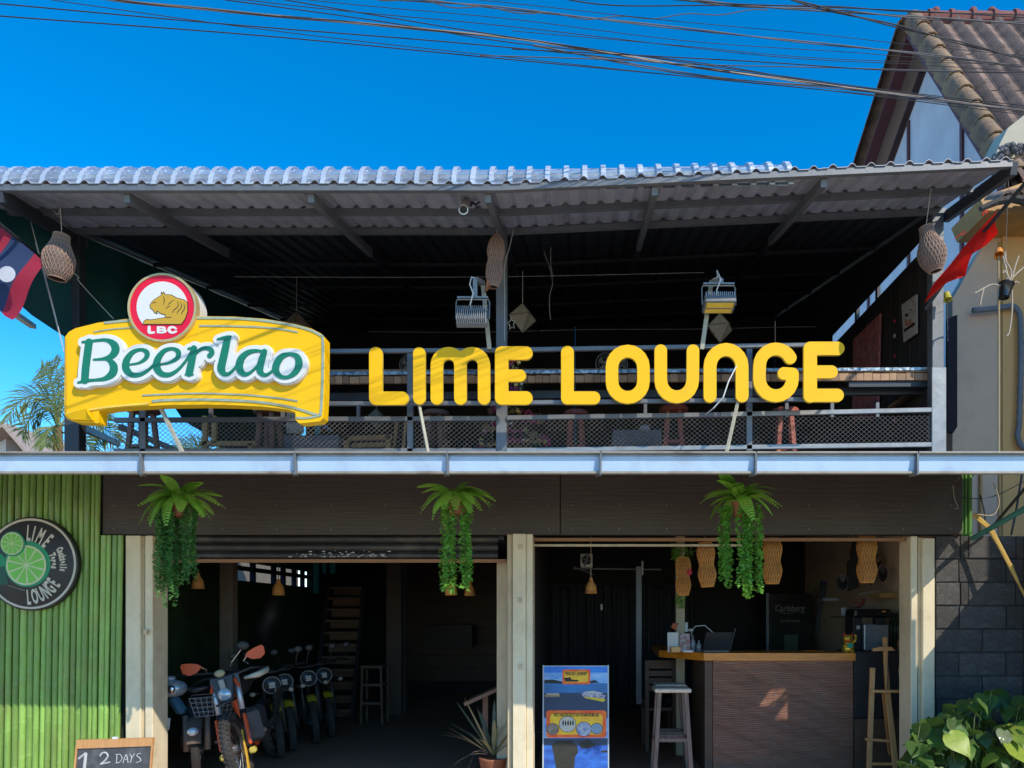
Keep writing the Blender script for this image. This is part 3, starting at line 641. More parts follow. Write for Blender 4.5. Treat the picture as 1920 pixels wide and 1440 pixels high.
# wooden drinks ledge behind the rail
lg=thing('balcony_ledge','long bamboo drinks ledge with bright-patched metal edge along the balcony','ledge',(PX(1180,.3),.3,PZ(730,.3)))
yl=.25; LEDW=M('ledge_wood',(.42,.25,.13),.6,0,c2=(.27,.15,.08),scale=9,rnd=.3,bump=.3)
for k in range(11):
    a=615+k*103; b=min(a+102,1752); 
    if b>a: MB().bar(P(a,708-a*.004,yl),P(b,708-b*.004,yl),.25,.045,0,(0,0,1),.006).part('ledge_plank',LEDW,lg)
MB().bar(P(615,701,yl-.13),P(1762,692,yl-.13),.03,.03,0,(0,0,1),.003).part('metal_edge',M('glint_zinc',(.55,.6,.62),.35,.6,c2=(.12,.14,.15),scale=26,contrast=(.42,.58)),lg)  # white reflections along the edge put into the patchy zinc colour
rr=random.Random(9); x=615
while x<1750:
    w_=rr.uniform(13,19); MB().box(PX(x,yl-.1),PX(min(1752,x+w_-1),yl-.1),yl-.13,yl-.1,PZ(731-x*.006,yl)-.0,PZ(718-x*.006,yl)+rr.uniform(-.004,.004)).part('slat',LEDW,lg); x+=w_
MB().bar(P(615,745,yl+.05),P(1752,733,yl+.05),.04,.07).part('ledge_beam',DARK_STEEL,lg)
# ---------------------------------------------------------------- LIME LOUNGE sign
yl_=-.3; lsn=thing('letter_sign','large yellow rounded letters reading LIME LOUNGE on steel rails','sign',(PX(1130,yl_),yl_,PZ(758,yl_)))
def arc(cx,cy,rx,ry,a0,a1,n=10): return [(cx+rx*math.cos(R(a0+(a1-a0)*i/n)),cy+ry*math.sin(R(a0+(a1-a0)*i/n))) for i in range(n+1)]
def W(pts,w_): return [(x,y,w_) for x,y in pts]
LT=[('L',[W([(704.5,663),(704.5,746)],25),W([(704.5,746.5),(753.5,746.5)],25)]),
('I',[W([(786,662.5),(786,746.5)],23)]),
('M',[W([(818.8,747),(818.8,686)]+arc(841,684,22.2,22,180,360)+[(863.2,747)],23),W([(863,747),(863,686)]+arc(885,684,22.2,22,180,360)+[(907.4,747)],23),]),
('E',[W([(940.5,662),(940.5,746)],25),W([(940.5,661.8),(986,661.8)],25),W([(940.5,704),(975,704)],22.5),W([(940.5,746),(986,746)],25)]),
('L',[W([(1064,660.5),(1064,746)],24),W([(1064,745.8),(1113.5,745.8)],24)]),
('O',[W(arc(1177,688,29.5,30,180,360)+arc(1177,715,29.5,30,0,180)+[(1147.5,688)],23.5)]),
('U',[W([(1239,657.5),(1239,712)]+arc(1269,712,30,32,180,0)[1:]+[(1299.5,657.5)],23.5)]),
('N',[W([(1331.5,742.5),(1331.5,687)]+arc(1361.5,687,30,32,180,360)[1:]+[(1391.7,742)],24)]),
('G',[W(arc(1455,685,30.5,31,-28,-180)+arc(1455,710,31,32,180,0)+[(1486,701),(1470,700)],23.5)]),
('E',[W([(1519.5,653),(1519.5,742)],25),W([(1519.5,653),(1571,653)],25),W([(1519.5,697),(1559,697)],24),W([(1519.5,741),(1570,741)],24.5)])]
to3=lambda x,y: P(x,y,yl_)
for ch_,sts in LT:
    mb=MB()
    if ch_=='O' or ch_=='G' or ch_ in 'MUN': sdf_mesh(mb,sts,[],0,1.3,to3,.032,0,1,1)
    else: sdf_mesh(mb,sts,[],0,1.3,to3,.032,0,1,1)
    o=mb.part('letter_'+ch_.lower(),[YELLOW,YEDGE],lsn)
    o['label']='yellow rounded letter '+ch_
def lr(p0,p1,w_=.035,h_=.035,m=GREY_STEEL,name='rail'): return MB().bar(P(*p0,yl_+.09),P(*p1,yl_+.09),w_,h_,0,(0,0,1),.003).part(name,m,lsn)
lr((614,659),(930,657)); lr((930,657),(1575,646)); lr((614,757),(930,756)); lr((930,756),(1575,748))
for px in (774,930,1081,1217,1401,1571): lr((px,650),(px,757),.03,.03,m=LIT_STEEL if px in(1081,1571) else GREY_STEEL,name='upright')
for a,b in (((786,760),(803,850)),((1384,752),(1362,850))): MB().bar(P(*a,yl_+.05),P(*b,-.55),.022,.022).part('support_strut',M('cream_steel',(.42,.4,.3),.5),lsn)
MB().tube([P(1381,686,yl_-.04),P(1366,715,yl_-.06),P(1356,745,yl_-.05),P(1338,765,yl_),P(1322,778,0)],.006,5).part('cable',WHITE,lsn)
# ---------------------------------------------------------------- Beerlao sign
ys_=-.65; bs_=thing('beer_sign','yellow curved illuminated sign reading Beerlao with red LBC tiger roundel','sign',(PX(367,ys_),ys_,PZ(790,ys_)))
k4=540/1920
def Z4(x,y,l=0.0): v=P(100+x*k4,480+y*k4,ys_); v.y-=l; return v
out=[(82,540),(108,507),(150,485),(300,448),(500,422),(700,409),(980,405),(1200,408),(1400,422),(1600,455),(1720,488),(1785,522),(1808,548),(1806,900),(1796,1080),(1775,1098),(1640,1112),(1618,1090),(1618,1038),(1560,1018),(1400,1000),(1200,990),(1000,986),(750,990),(500,1002),(380,1014),(298,1028),(298,1112),(268,1106),(200,1108),(130,1098),(90,1082),(76,1040),(78,800)]
mb=MB(); sdf_mesh(mb,[],[out],4,7,lambda x,y:Z4(x,y),.11); mb.part('yellow_box',YELLOW,bs_)
o=bs_.children[-1]
def ribbon(pts,w_,m,l,name,parent=bs_):
    q_=smoothpts([(x,y,0) for x,y in pts],5); mb=MB(); n=len(q_); 
    top_=[]; bot=[]
    for i,p in enumerate(q_):
        a=q_[max(0,i-1)]; b=q_[min(n-1,i+1)]; t=(b-a)[:2]; t=t/np.linalg.norm(t); nn=np.array((-t[1],t[0]))*w_/2; top_.append(p[:2]+nn); bot.append(p[:2]-nn)
    vs=[Z4(*p,l) for p in top_]+[Z4(*p,l) for p in bot]; vs2=[v+V(0,l,0) for v in vs]
    mb.add(vs+vs2,[(i,i+1,n+i+1,n+i) for i in range(n-1)]+[(i,i+1,2*n+i+1,2*n+i) for i in range(n-1)]+[(n+i,n+i+1,3*n+i+1,3*n+i) for i in range(n-1)]); return mb.part(name,m,parent)
ribbon([(340,447),(500,432),(700,420),(980,414),(1200,417),(1400,431),(1600,464),(1720,498),(1780,530),(1797,560),(1796,800),(1788,1000),(1782,1052)],16,TRIMG,.006,'trim_strip')
ribbon([(1782,1050),(1765,1062),(1600,1012),(1400,978),(1200,964),(980,958),(760,962),(660,970)],16,TRIMG,.007,'trim_strip')
ribbon([(595,930),(760,922),(930,917),(1100,919),(1300,928),(1500,948),(1630,968)],11,TRIMG,.006,'trim_strip'); ribbon([(975,466),(1200,469),(1400,477),(1540,492),(1630,508)],11,TRIMG,.006,'trim_strip')
ribbon([(270,507),(400,488),(540,478)],8,TRIMG,.006,'trim_strip'); ribbon([(1620,1080),(1700,1080),(1770,1066)],14,TRIMG,.006,'trim_strip')
ribbon([(86,560),(85,700),(88,900),(84,1040)],10,M('gold_edge',(.75,.45,.03),.35,.2,dirt=.5),.008,'trim_strip')
ribbon([(90,1052),(180,1040),(300,1018),(450,1000),(640,985)],12,YEDGE,.01,'trim_strip')
MB().prism([Z4(92,1060,.03),Z4(250,1030,.055),Z4(262,1064,.06),Z4(276,1100,.03),Z4(130,1094,.02)],(0,.03,0)).part('scroll_curl',YELLOW,bs_)
GL=[[(268,592,50),(256,680,50),(246,760,50),(240,842,50)],[(226,590,16),(262,588,20),(320,578,16)],[(196,858,14),(240,848,22),(300,838,14)],
[(290,583,18),(380,577,24),(432,605,46),(442,648,52),(410,688,38),(350,703,18),(300,706,14)],[(300,706,12),(385,704,22),(428,742,48),(424,795,52),(372,832,30),(300,842,18),(250,850,16)],
[(530,740,13),(598,728,16),(645,695,28),(650,658,32),(612,640,22),(558,657,30),(517,710,44),(513,765,48),(548,804,36),(604,806,26),(660,775,20),(705,728,15)],
[(735,738,13),(795,728,16),(850,696,28),(858,655,32),(820,634,22),(764,650,30),(722,705,44),(716,758,48),(748,800,38),(805,804,28),(862,768,20),(915,705,17),(945,650,15)],
[(962,632,40),(950,700,46),(938,760,48),(930,795,48)],[(925,634,14),(948,630,18),(965,628,18)],[(905,806,10),(930,806,14),(956,806,10)],[(962,690,12),(992,648,20),(1030,630,24),(1070,638,30),(1082,662,30),(1066,680,34)],
[(1183,568,44),(1168,640,48),(1150,720,50),(1142,765,50),(1158,798,34),(1190,800,22),(1228,768,18),(1262,720,14)],[(1118,572,12),(1160,562,20),(1205,552,12)],
[(1425,654,16),(1370,648,22),(1315,662,34),(1272,705,46),(1262,760,48),(1288,800,34),(1330,795,20),(1385,742,15),(1412,690,14)],[(1428,652,34),(1412,700,44),(1398,755,46),(1402,790,38),(1430,808,24),(1470,790,17),(1510,742,14)],
[(1596,668,20),(1545,685,38),(1508,735,46),(1505,785,42),(1540,820,26),(1588,820,24),(1635,785,40),(1656,732,46),(1642,685,36),(1596,668,20)]]
fill=[[(360,640,60),(340,770,60)],[(575,700,50),(600,760,30)],[(790,700,40),(810,760,30)],[(1345,720,60),(1340,760,30)],[(1585,700,50),(1575,790,50)],[(1200,690,20),(1205,760,20)],[(1000,690,16),(990,720,10)]]
mb=MB(); sdf_mesh(mb,GL+fill,[],25,3.6,lambda x,y:Z4(x,y,.052),.052); o=mb.part('letter_backing',WHITE,bs_)
mb=MB(); sdf_mesh(mb,GL+fill,[],31,4.2,lambda x,y:Z4(x,y,.04),.04); mb.part('letter_backing',WHITE,bs_)
names='B_stem B_top B_foot B_upper_bowl B_lower_bowl'
groups=[('B',GL[0:5]),('e',GL[5:6]),('e',GL[6:7]),('r',GL[7:11]),('l',GL[11:13]),('a',GL[13:15]),('o',GL[15:16])]
for i,(ch_,g) in enumerate(groups):
    mb=MB(); sdf_mesh(mb,g,[],0,2.6,lambda x,y,l=.056+i*.0006:Z4(x,y,l),.004+i*.0006); p=mb.part('letter_'+ch_.lower(),GREEN,bs_); p['label']='dark green script letter '+ch_
# roundel
rc=Z4(738,353,.02); rq=k4*(D+ys_)/F
ro=MB().lathe([(228*rq,-.16),(230*rq,-.004),(228*rq,.012),(214*rq,.012),(214*rq,.0),(.001,0)],rc,72,RX,cap=False).part('roundel',[M('roundel_gold',(.7,.55,.25),.35,.4,dirt=.3)],bs_,smooth='auto')
MB().lathe([(229.5*rq,-.158),(229.5*rq,-.02)],rc,72,RX,cap=False).part('roundel_side',WHITE,ro,smooth=True)
bs_.children[-1]
MB().lathe([(.001,.004),(213.5*rq,.004),(213.5*rq,-.001)],rc,72,RX,cap=False).part('red_disc',RED,ro)
def RZ(x,y,l): v=Z4(x,y,.02+l); return v
wpts=[(738+170*math.cos(R(a)),350+170*math.sin(R(a))) for a in range(0,360,5)]; wpts=[(x,min(y,466)) for x,y in wpts]
MB().prism([RZ(x,y,.007) for x,y in wpts],(0,.003,0)).part('white_field',WHITE,ro)
tig=[(735,272),(733,252),(743,264),(748,250),(757,268),(800,270),(835,290),(885,303),(905,318),(908,380),(890,430),(866,464),(612,464),(620,442),(640,432),(662,436),(700,430),(757,421),(762,402),(738,396),(722,390),(712,378),(700,380),(706,394),(690,388),(680,372),(662,356),(658,340),(670,318),(690,300),(712,285)]
mb=MB(); sdf_mesh(mb,[],[tig],3,2.2,lambda x,y:RZ(x,y,.009),.002); mb.part('tiger_outline',INK,ro)
mb=MB(); sdf_mesh(mb,[],[tig],-1.5,2.2,lambda x,y:RZ(x,y,.0105),.0015); mb.part('tiger_emblem',GOLD,ro)
mb=MB()
for st_ in ([(745,275),(755,305),(748,340)],[(820,302),(790,325),(778,338)],[(795,345),(775,352),(766,365)],[(842,312),(845,345),(815,375),(806,392)],[(862,318),(868,350),(845,380),(836,398)],[(884,325),(888,360),(872,385),(868,402)],[(757,420),(800,418),(762,422)],[(672,325),(690,322),(700,318)]):
    sdf_mesh(mb,[[(x,y,5 if 0<i<len(st_)-1 else 2) for i,(x,y) in enumerate(st_)]],[],0,1.6,lambda x,y:RZ(x,y,.0115),.001)
mb.part('tiger_stripes',INK,ro)
mb=MB()
LB=[[(652,482,18),(652,518,18),(684,518,14)],[(652,482,18),(652,518,18)],[(712,485,18),(712,516,18)],[(712,484,12),(745,484,12),(756,492,14),(740,500,12),(712,500,12)],[(712,500,12),(745,501,12),(762,509,14),(745,518,12),(712,518,12)],[(828,492,14),(812,483,14),(790,487,18),(783,501,20),(792,515,18),(812,519,14),(830,511,14)]]
sdf_mesh(mb,LB,[],0,2,lambda x,y:RZ(x,y,.008),.004,0,0,3); mb.part('lettering_lbc',WHITE,ro)
MB().bar(P(300,762,ys_+.1),P(344,852,-.6),.025,.025).part('support_strut',M('cream_steel'),bs_)
for px in (250,520): MB().bar(P(px,650,ys_+.12),P(px+6,690,0),.03,.03).part('sign_arm',DARK_STEEL,bs_)
# ---------------------------------------------------------------- woven lanterns
RATT=M('rattan',(.88,.44,.12),.65,0,c2=(.72,.33,.08),scale=30,trans=.2); RATTG=M('rattan_weathered',(.36,.23,.17),.75,0,c2=(.26,.16,.12),scale=30); RATIN=M('rattan_inner',(.42,.22,.07),.8,0,trans=.35); RATING=M('rattan_inner_grey',(.16,.12,.1),.8)
def lantern(label,top,prof,hang,m=RATT,mi=RATIN,nh=22,tilt=(0,0),group='woven bamboo lanterns',name='woven_lantern',tw=1.4):
    """prof [(r,dz)] downwards from top"""
    t=thing(name,label,'lantern',top,group); q_=smoothpts([(r,z,0) for r,z in prof],6); 
    Rm=Euler((tilt[0],tilt[1],0)).to_matrix(); T=V(*top)
    MB().lathe([(p[0]*.965,-p[1]) for p in q_],T,22,Rm,cap=False).part('shade_lining',mi,t,smooth=True)
    mb=MB(); n=len(q_)
    for s_ in (1,-1):
        for k in range(nh):
            pts=[]
            for i,p in enumerate(q_):
                a=2*math.pi*k/nh+s_*tw*i/n; r_=p[0]+(.0016 if (i+k)%2==0 else -.0008)*s_; pts.append(T+Rm@V(r_*math.cos(a),r_*math.sin(a),-p[1]))
            mb.tube(pts,.0028,3,cap=False)
    mb.part('weave',m,t,kind='stuff')
    for p in (q_[0],q_[-1]): MB().tube([T+Rm@V(p[0]*math.cos(a*.3927),p[0]*math.sin(a*.3927),-p[1]) for a in range(16)],.005,6,closed=True).part('rim_ring',m,t)
    if hang: MB().tube([T+Rm@V(0,0,-prof[1][1]*.5),T,V(*hang)],.0028,5).part('cord',M('pale_cord',(.55,.5,.42),.7),t)
    return t
s1=lambda px,y:(D+y)/F*px
y=-.75; k_=s1(1,y)
lantern('weathered bottle-shaped woven lantern at the left corner of the metal roof',P(116,441,y),[(13*k_,0),(15*k_,14*k_),(25*k_,38*k_),(26*k_,52*k_),(22*k_,70*k_),(15*k_,82*k_)],P(113,388,y),RATTG,RATING,24,(0,.12))
y=-.75
lantern('weathered bottle-shaped woven lantern by the red flag at the right roof corner',P(1736,426,y),[(12*k_,0),(14*k_,18*k_),(24*k_,42*k_),(24*k_,60*k_),(17*k_,76*k_),(11*k_,84*k_)],P(1746,352,y),RATTG,RATING,24,(0,-.22))
y=-.35; k_=s1(1,y)
lantern('long weathered woven lantern hanging at the middle roof post',P(932,442,y),[(6*k_,0),(13*k_,12*k_),(16*k_,30*k_),(13*k_,46*k_),(15*k_,60*k_),(15*k_,76*k_),(9*k_,96*k_)],P(930,400,y),RATTG,RATING,20,(0,.08))
mb=MB(); mb.add([P(915,498,y-.02),P(911,540,y-.05),P(905,552,y),P(920,540,y+.03),P(926,520,y-.03),P(922,490,y)],[(0,1,2,3,4,5)]); mb.solo('torn_lantern_cloth',M('orange_cloth',(.5,.2,.1),.8,trans=.2),'torn orange cloth hanging beside the long weathered lantern','cloth')
def gourd(label,px,y0_,y1_,wd,y,tilt=0):
    k=s1(1,y); h=(y1_-y0_)*k; r=wd/2*k
    return lantern(label,P(px,y0_,y),[(r*.72,0),(r*.98,h*.17),(r*.98,h*.3),(r*.8,h*.5),(r*1.0,h*.68),(r*.96,h*.8),(r*.68,h)],P(px,y0_-60,y),RATT,RATIN,20,(0,tilt))
gourd('gourd-shaped woven lantern with red flower, farthest left above the bar',1281,1046,1116,28,.75)
gourd('orange gourd-shaped woven lantern left of the split ivy trails',1322,1018,1100,33,.3,-.06)
gourd('orange gourd-shaped woven lantern right of the split ivy trails',1448,1010,1094,35,.3)
gourd('gourd-shaped woven lantern before the tan wall and black cat shapes',1625,1006,1092,36,.3)
MB().ball(P(1292,1073,.6),.022,8,6).add([P(1287,1070,.6),P(1296,1066,.58),P(1298,1076,.58),P(1290,1080,.58)],[(0,1,2,3)]).solo('red_flower',M('flower_red',(.6,.03,.05),.6),'small red flower pinned on the leftmost gourd lantern','flower',smooth=True)
def cone(label,px,py,y,sc_=1.0,ctop=1020):
    k=s1(1,y)*sc_; t=thing('pendant_lamp',label,'lamp',P(px,py,y),'small cone pendant lamps'); T=P(px,py,y)
    MB().lathe([(3*k,0),(4*k,-6*k),(10*k,-16*k),(11.5*k,-30*k),(11*k,-30*k),(9.5*k,-17*k),(3*k,-6*k)],T,16,cap=False).part('shade',RATT,t,smooth=True)
    for j in range(5): r=(6+1.4*j)*k; MB().tube([T+V(r*math.cos(a*.5236),r*math.sin(a*.5236),-(9+4.5*j)*k) for a in range(12)],.0025,4,closed=True).part('shade_ring',RATTG,t)
    MB().tube([T,V(T.x,T.y,ZC-.01)],.004,5).part('cord',DARK_STEEL if px!=1108 else CREAM2,t)
cone('small woven cone lamp half hidden behind the left ivy trail',371,1074,1.4); cone('small woven cone lamp before the slanting garage window slots',522,1086,2.0)
cone('small woven cone lamp before the black curtain and wall fan',1108,1083,1.2); cone('small woven cone lamp hidden low behind the middle ivy trail',846,1086,1.0); cone('dim woven cone lamp right beside the middle ivy trail',881,1090,1.6,.9)
# ---------------------------------------------------------------- paper diamond lanterns, star, upstairs lines
PAPER=M('mulberry_paper',(.42,.36,.28),.8,0,c2=(.33,.26,.19),scale=14,bump=.3,trans=.25,dirt=.3,dirtc=(.3,.12,.08))
def diamond(label,px,py,r,y,rot,tilt=0,top=None):
    k=s1(1,y); c=P(px,py,y); t=thing('diamond_lantern',label,'lantern',c,'diamond shaped paper lanterns'); rr_=r*k; Rm=Euler((0,tilt,rot)).to_matrix()
    v=[c+Rm@V(0,0,rr_)]+[c+Rm@V(rr_*math.cos(a*math.pi/2),rr_*math.sin(a*math.pi/2),0) for a in range(4)]+[c+Rm@V(0,0,-rr_)]
    for i in range(4):
        j=(i+1)%4
        for ap in (0,5):
            MB().add([v[ap],v[1+i],v[1+j]],[(0,1,2) if ap==0 else (0,2,1)]).part('paper_face',PAPER,t)
    mb=MB()
    for i in range(4): mb.tube([v[0],v[1+i],v[5]],.004,4); mb.tube([v[1+i],v[1+(i+1)%4]],.004,4)
    mb.part('frame',M('lantern_frame',(.12,.08,.05),.7),t)
    if top: MB().tube([v[0],P(px,top,y)],.003,4).part('cord',M('pale_cord'),t)
diamond('stained paper diamond lantern just right of the middle roof post',980,596,28,.6,.5,0,508)
diamond('plain paper diamond lantern below the yellow faced floodlight',1350,615,28,.6,.45,0,560)
diamond('dim paper diamond lantern peeking above the yellow sign',556,612,28,1.6,.3,0,520)
diamond('dim paper diamond lantern low behind the railing left of the letter L',706,785,20,1.5,.6,0,730)
star=[]; 
for i in range(10): a=R(90+i*36+8); r=(13 if i%2==0 else 6); star.append((959+r*math.cos(a)*.6,607-r*math.sin(a)))
mb=MB(); mb.tube([P(x,y_,.3) for x,y_ in star],.005,5,closed=True); mb.solo('star_ornament',M('pale_cord'),'open star ornament hanging beside the middle roof post','ornament')
WIRE=M('thin_wire',(.5,.5,.48),.6)
def wire(pts,y,label,r=.0028,m=WIRE,name='string_line',cat='wire',ys=None):
    q_=smoothpts([(*p,0) for p in pts],5) if len(pts)>2 else [np.array((*p,0.)) for p in pts]; n=len(q_)
    mb=MB().tube([P(p[0],p[1],y if ys is None else ys[0]+(ys[1]-ys[0])*i/(n-1)) for i,p in enumerate(q_)],r,5); return mb.solo(name,m,label,cat)
wire([(440,519),(700,520),(930,519),(1100,516),(1320,511)],1.1,'thin pale line stretched high across the dark upstairs ceiling')
wire([(690,622),(900,623),(1100,618),(1300,617),(1480,613),(1530,613)],2.6,'thin pale line stretched lower across the upstairs ceiling')
wire([(963,430),(955,465),(946,500),(946,560),(946,640)],-.02,'white cable running down beside the middle roof post',.004)
wire([(1018,427),(1020,470),(1030,500),(1036,530),(1030,560),(1032,600)],.8,'crinkled pale string hanging from the dark ceiling')
wire([(1025,427),(1032,450),(1033,500),(1038,520)],.7,'short loose string beside the crinkled one')
wire([(53,398),(60,425),(96,560),(118,650)],-.5,'taut white line from the left roof corner down to the post',.0035); wire([(67,455),(120,660)],-.45,'second taut white line close to the left post',.0035)
wire([(133,508),(148,520),(150,530),(213,598)],-.1,'thin cable from the left lantern down towards the yellow sign',.004)
wire([(105,376),(109,385),(112,395),(108,402),(100,395)],-.7,'curled wire end above the left lantern',.003)
# ---------------------------------------------------------------- floodlights
def flood(label,px,py,tilt,y,post):
    t=thing('floodlight',label,'floodlight',P(px,py,y),'LED floodlights on steel arms'); c=P(px,py,y); k=s1(1,y); w_=58*k; Rm=Matrix.Rotation(tilt,3,'X')
    mb=MB(); mb.obox(c,(w_,.05,.17),Rm,0,.006)
    mb.part('housing',GREY_STEEL,t); f=MB()
    for i in range(15): f.obox(c+Rm@V((i-7)*w_/15.5,.045,0),(.005,.05,.16),Rm)
    f.part('cooling_fins',M('fin_metal',(.6,.62,.64),.4,.4),t)
    MB().obox(c+Rm@V(0,-.028,0),(w_*.86,.006,.13),Rm).part('led_panel',M('led_yellow',(.85,.6,.08),.35),t)
    MB().obox(c+Rm@V(0,-.032,.0),(w_*.98,.004,.012),Rm).part('front_bezel',LIT_STEEL,t)
    u=MB(); top=c+V(0,.02,.17); u.tube([c+V(-w_/2-.01,0,0),c+V(-w_/2-.01,.02,.15),top+V(-w_/2,0,0),top+V(w_/2,0,0),c+V(w_/2+.01,.02,.15),c+V(w_/2+.01,0,0)],.006,6); u.part('yoke',LIT_STEEL,t)
    MB().bar(top+V(-w_/2,0,.012),top+V(w_/2,0,.012),.045,.012).part('yoke_plate',LIT_STEEL,t)
    a=top+V(.02*(1 if tilt>0 else .3),0,.02); b=V(a.x,a.y,PZ(post[0],y)); p=P(post[1],post[2],y+.1); arm=MB(); arm.bar(a,b,.035,.035,0,(0,1,0)).bar(b+V(0,0,0),V(p.x,p.y,b.z),.04,.04); arm.part('arm',LIT_STEEL,t)
    MB().bar(V(p.x,p.y,b.z+.02),P(post[3],post[4],-.25),.035,.035,0,(0,1,0)).part('arm_post',M('cream_steel'),t)
    MB().tube([c+V(.0,.03,.05),c+V(-.02,.0,.12),c+V(.01,-.03,.2),c+V(-.02,-.02,.28),V(b.x-.03,b.y-.02,b.z+.01),V(p.x,p.y-.03,b.z+.02)],.006,6).part('cable',WHITE,t,smooth=True)
flood('grey floodlight seen from behind with tall cooling fins by the middle post',886,598,2.6,-.42,(522,905,560,918,655))
flood('floodlight with yellow face hanging level right of the middle post',1348,572,1.35,-.42,(522,1334,540,1316,655))
# small spotlight under the roof
sp=thing('spot_lamp','small tubular spotlight clamped under the front of the roof','spotlight',P(875,380,-.8)); 
MB().tube([P(877,371,-.7),P(869,393,-.95)],[.03,.035],14).part('barrel',M('spot_body',(.35,.28,.24),.5),sp,smooth='auto'); MB().tube([P(868.9,393.3,-.953)+V(.034*math.cos(a*.4488),0,.034*math.sin(a*.4488)) for a in range(14)],.005,6,closed=True).part('front_ring',WHITE,sp); MB().tube([P(869,393.2,-.951),P(868.9,393.4,-.953)],.028,14).part('lens',BLACK,sp)
MB().tube([P(878,374,-.7),P(892,384,-.7),P(905,374,-.7),P(916,372,-.7)],.008,6).part('clamp_arm',BLACK,sp); MB().ball(P(882,383,-.72),.018).part('clamp_knob',BLACK,sp)
# ---------------------------------------------------------------- flags
def grid(mb,A,B_,nu,nv,rip,mi=lambda u,v:0):
    """A,B_: functions u->Vector on two borders"""
    vs=[]; fs=[]
    for j in range(nv+1):
        for i in range(nu+1):
            u=i/nu; v=j/nv; p=A(u).lerp(B_(u),v); p=p+V(0,rip(u,v),0); vs.append(p)
    k=len(mb.v); mb.v+=[tuple(p) for p in vs]
    for j in range(nv):
        for i in range(nu): mb.f.append(tuple(k+q_ for q_ in (j*(nu+1)+i,j*(nu+1)+i+1,(j+1)*(nu+1)+i+1,(j+1)*(nu+1)+i))); mb.m.append(mi((i+.5)/nu,(j+.5)/nv))
def chain(pts,ys):
    ln=[0]; 
    for a,b in zip(pts[:-1],pts[1:]): ln.append(ln[-1]+math.dist(a,b))
    def f(u):
        s_=u*ln[-1]
        for i in range(len(pts)-1):
            if s_<=ln[i+1]+1e-9:
                t=(s_-ln[i])/(ln[i+1]-ln[i]); return P(pts[i][0]+(pts[i+1][0]-pts[i][0])*t,pts[i][1]+(pts[i+1][1]-pts[i][1])*t,ys[i]+(ys[i+1]-ys[i])*t)
        return P(*pts[-1],ys[-1])
    return f
FR_=M('flag_red',(.42,.02,.06),.8,trans=.3); FB=M('flag_blue',(.02,.045,.13),.8,trans=.2); FW=M('flag_white',(.55,.55,.6),.8); FRR=M('plain_flag_red',(.85,.015,.008),.75,0,c2=(.8,.012,.006),trans=.45)
lf=thing('striped_flag','red blue and red flag with white disc hanging from a pole at the left edge','flag',P(10,560,-.9))
MB().tube([P(-60,372,-1.4),P(88,492,-.5),P(132,528,-.1)],.014,8).part('flag_pole',DARK_STEEL,lf)
mb=MB(); grid(mb,chain([(3,425),(30,447),(68,478),(84,493)],[-.9,-.86,-.82,-.8]),chain([(-75,520),(-40,545),(0,588),(20,598)],[-.95,-.9,-.85,-.85]),24,18,lambda u,v:.05*math.sin(5*v+4*u)*v,lambda u,v:1 if .25<u<.77 else 0)
mb.part('cloth',[FR_,FB],lf,smooth=True)
mb=MB(); k=s1(1,-.95); c=P(13,514,-.955); mb.add([c]+[c+V(16*k*math.cos(a*math.pi/12),.0,15*k*math.sin(a*math.pi/12)) for a in range(24)],[(0,1+a,1+(a+1)%24) for a in range(24)]); mb.part('disc_print',FW,lf)
MB().bar(P(20,583,-.5),P(62,612,.4),.05,.04).part('lower_pole',CREAM2,lf); MB().bar(P(16,380,-.8),P(16,420,-.8),.001,.001)
rfl=thing('red_flag','plain bright red flag draped from a slanting pole at the right','flag',P(1800,560,-.5))
MB().tube([P(1735,580,.0),P(1800,487,-.3),P(1925,340,-1.3)],.015,8).part('flag_pole',DARK_STEEL,rfl)
mb=MB(); grid(mb,chain([(1870,396),(1842,424),(1806,464),(1778,500),(1752,530),(1735,564)],[-.8,-.7,-.6,-.5,-.4,-.4]),chain([(1866,443),(1845,463),(1827,472),(1809,519),(1770,534),(1735,567)],[-.85,-.7,-.7,-.6,-.5,-.4]),30,12,lambda u,v:.035*math.sin(9*u+5*v)*(.3+v*.7))
mb.part('cloth',FRR,rfl,smooth=True)
MB().tube([P(1789,448,-.36),P(1800,440,-.36),P(1808,433,-.36),P(1812,437,-.36),P(1802,441,-.36)],.003,5).part('tie_ribbon',FRR,rfl); MB().tube([P(1842,404,-.7),P(1846,396,-.7),P(1852,394,-.7),P(1850,402,-.7)],.006,5).part('tie_ribbon',FRR,rfl)
# ---------------------------------------------------------------- overhead cables
CAB=M('cable_black',(.025,.025,.03),.8); CABG=M('cable_grey',(.09,.09,.1),.75); CABB=M('cable_brown',(.12,.09,.07),.5)
def cable(pts,label,r=.0045,m=CAB,dy=0,n=1,wig=0):
    rr_=random.Random(int(pts[0][1]*7+pts[0][0])); q_=smoothpts([(*p,0) for p in pts],8); out_=[]
    for p in q_:
        k=(p[0]-CX)/F; y=(-1.75+dy+.3*k*D)/(1-.3*k); v=P(p[0],p[1],y); v.z+=wig*math.sin(p[0]*.05); out_.append(v)
    mb=MB(); r*=.72
    if n==1: mb.tube(out_,r,5)
    else:
        for j in range(n): mb.tube([v+V(0,math.cos(j*6.28/n+i*.35)*r*1.1,math.sin(j*6.28/n+i*.35)*r*1.1) for i,v in enumerate(out_)],r*.8,4)
    o=mb.solo('overhead_cable',m,label,'cable','overhead cables crossing the sky'); return o
cable([(-150,15),(0,30),(480,66),(960,112),(1440,158),(1640,180),(1920,215),(2100,235)],'lowest overhead cable running across the whole sky',.0045)
cable([(-150,-8),(0,7),(420,45),(900,84),(1330,128),(1600,163),(1920,203),(2100,225)],'second lowest overhead cable at the left edge',.0045,dy=.06)
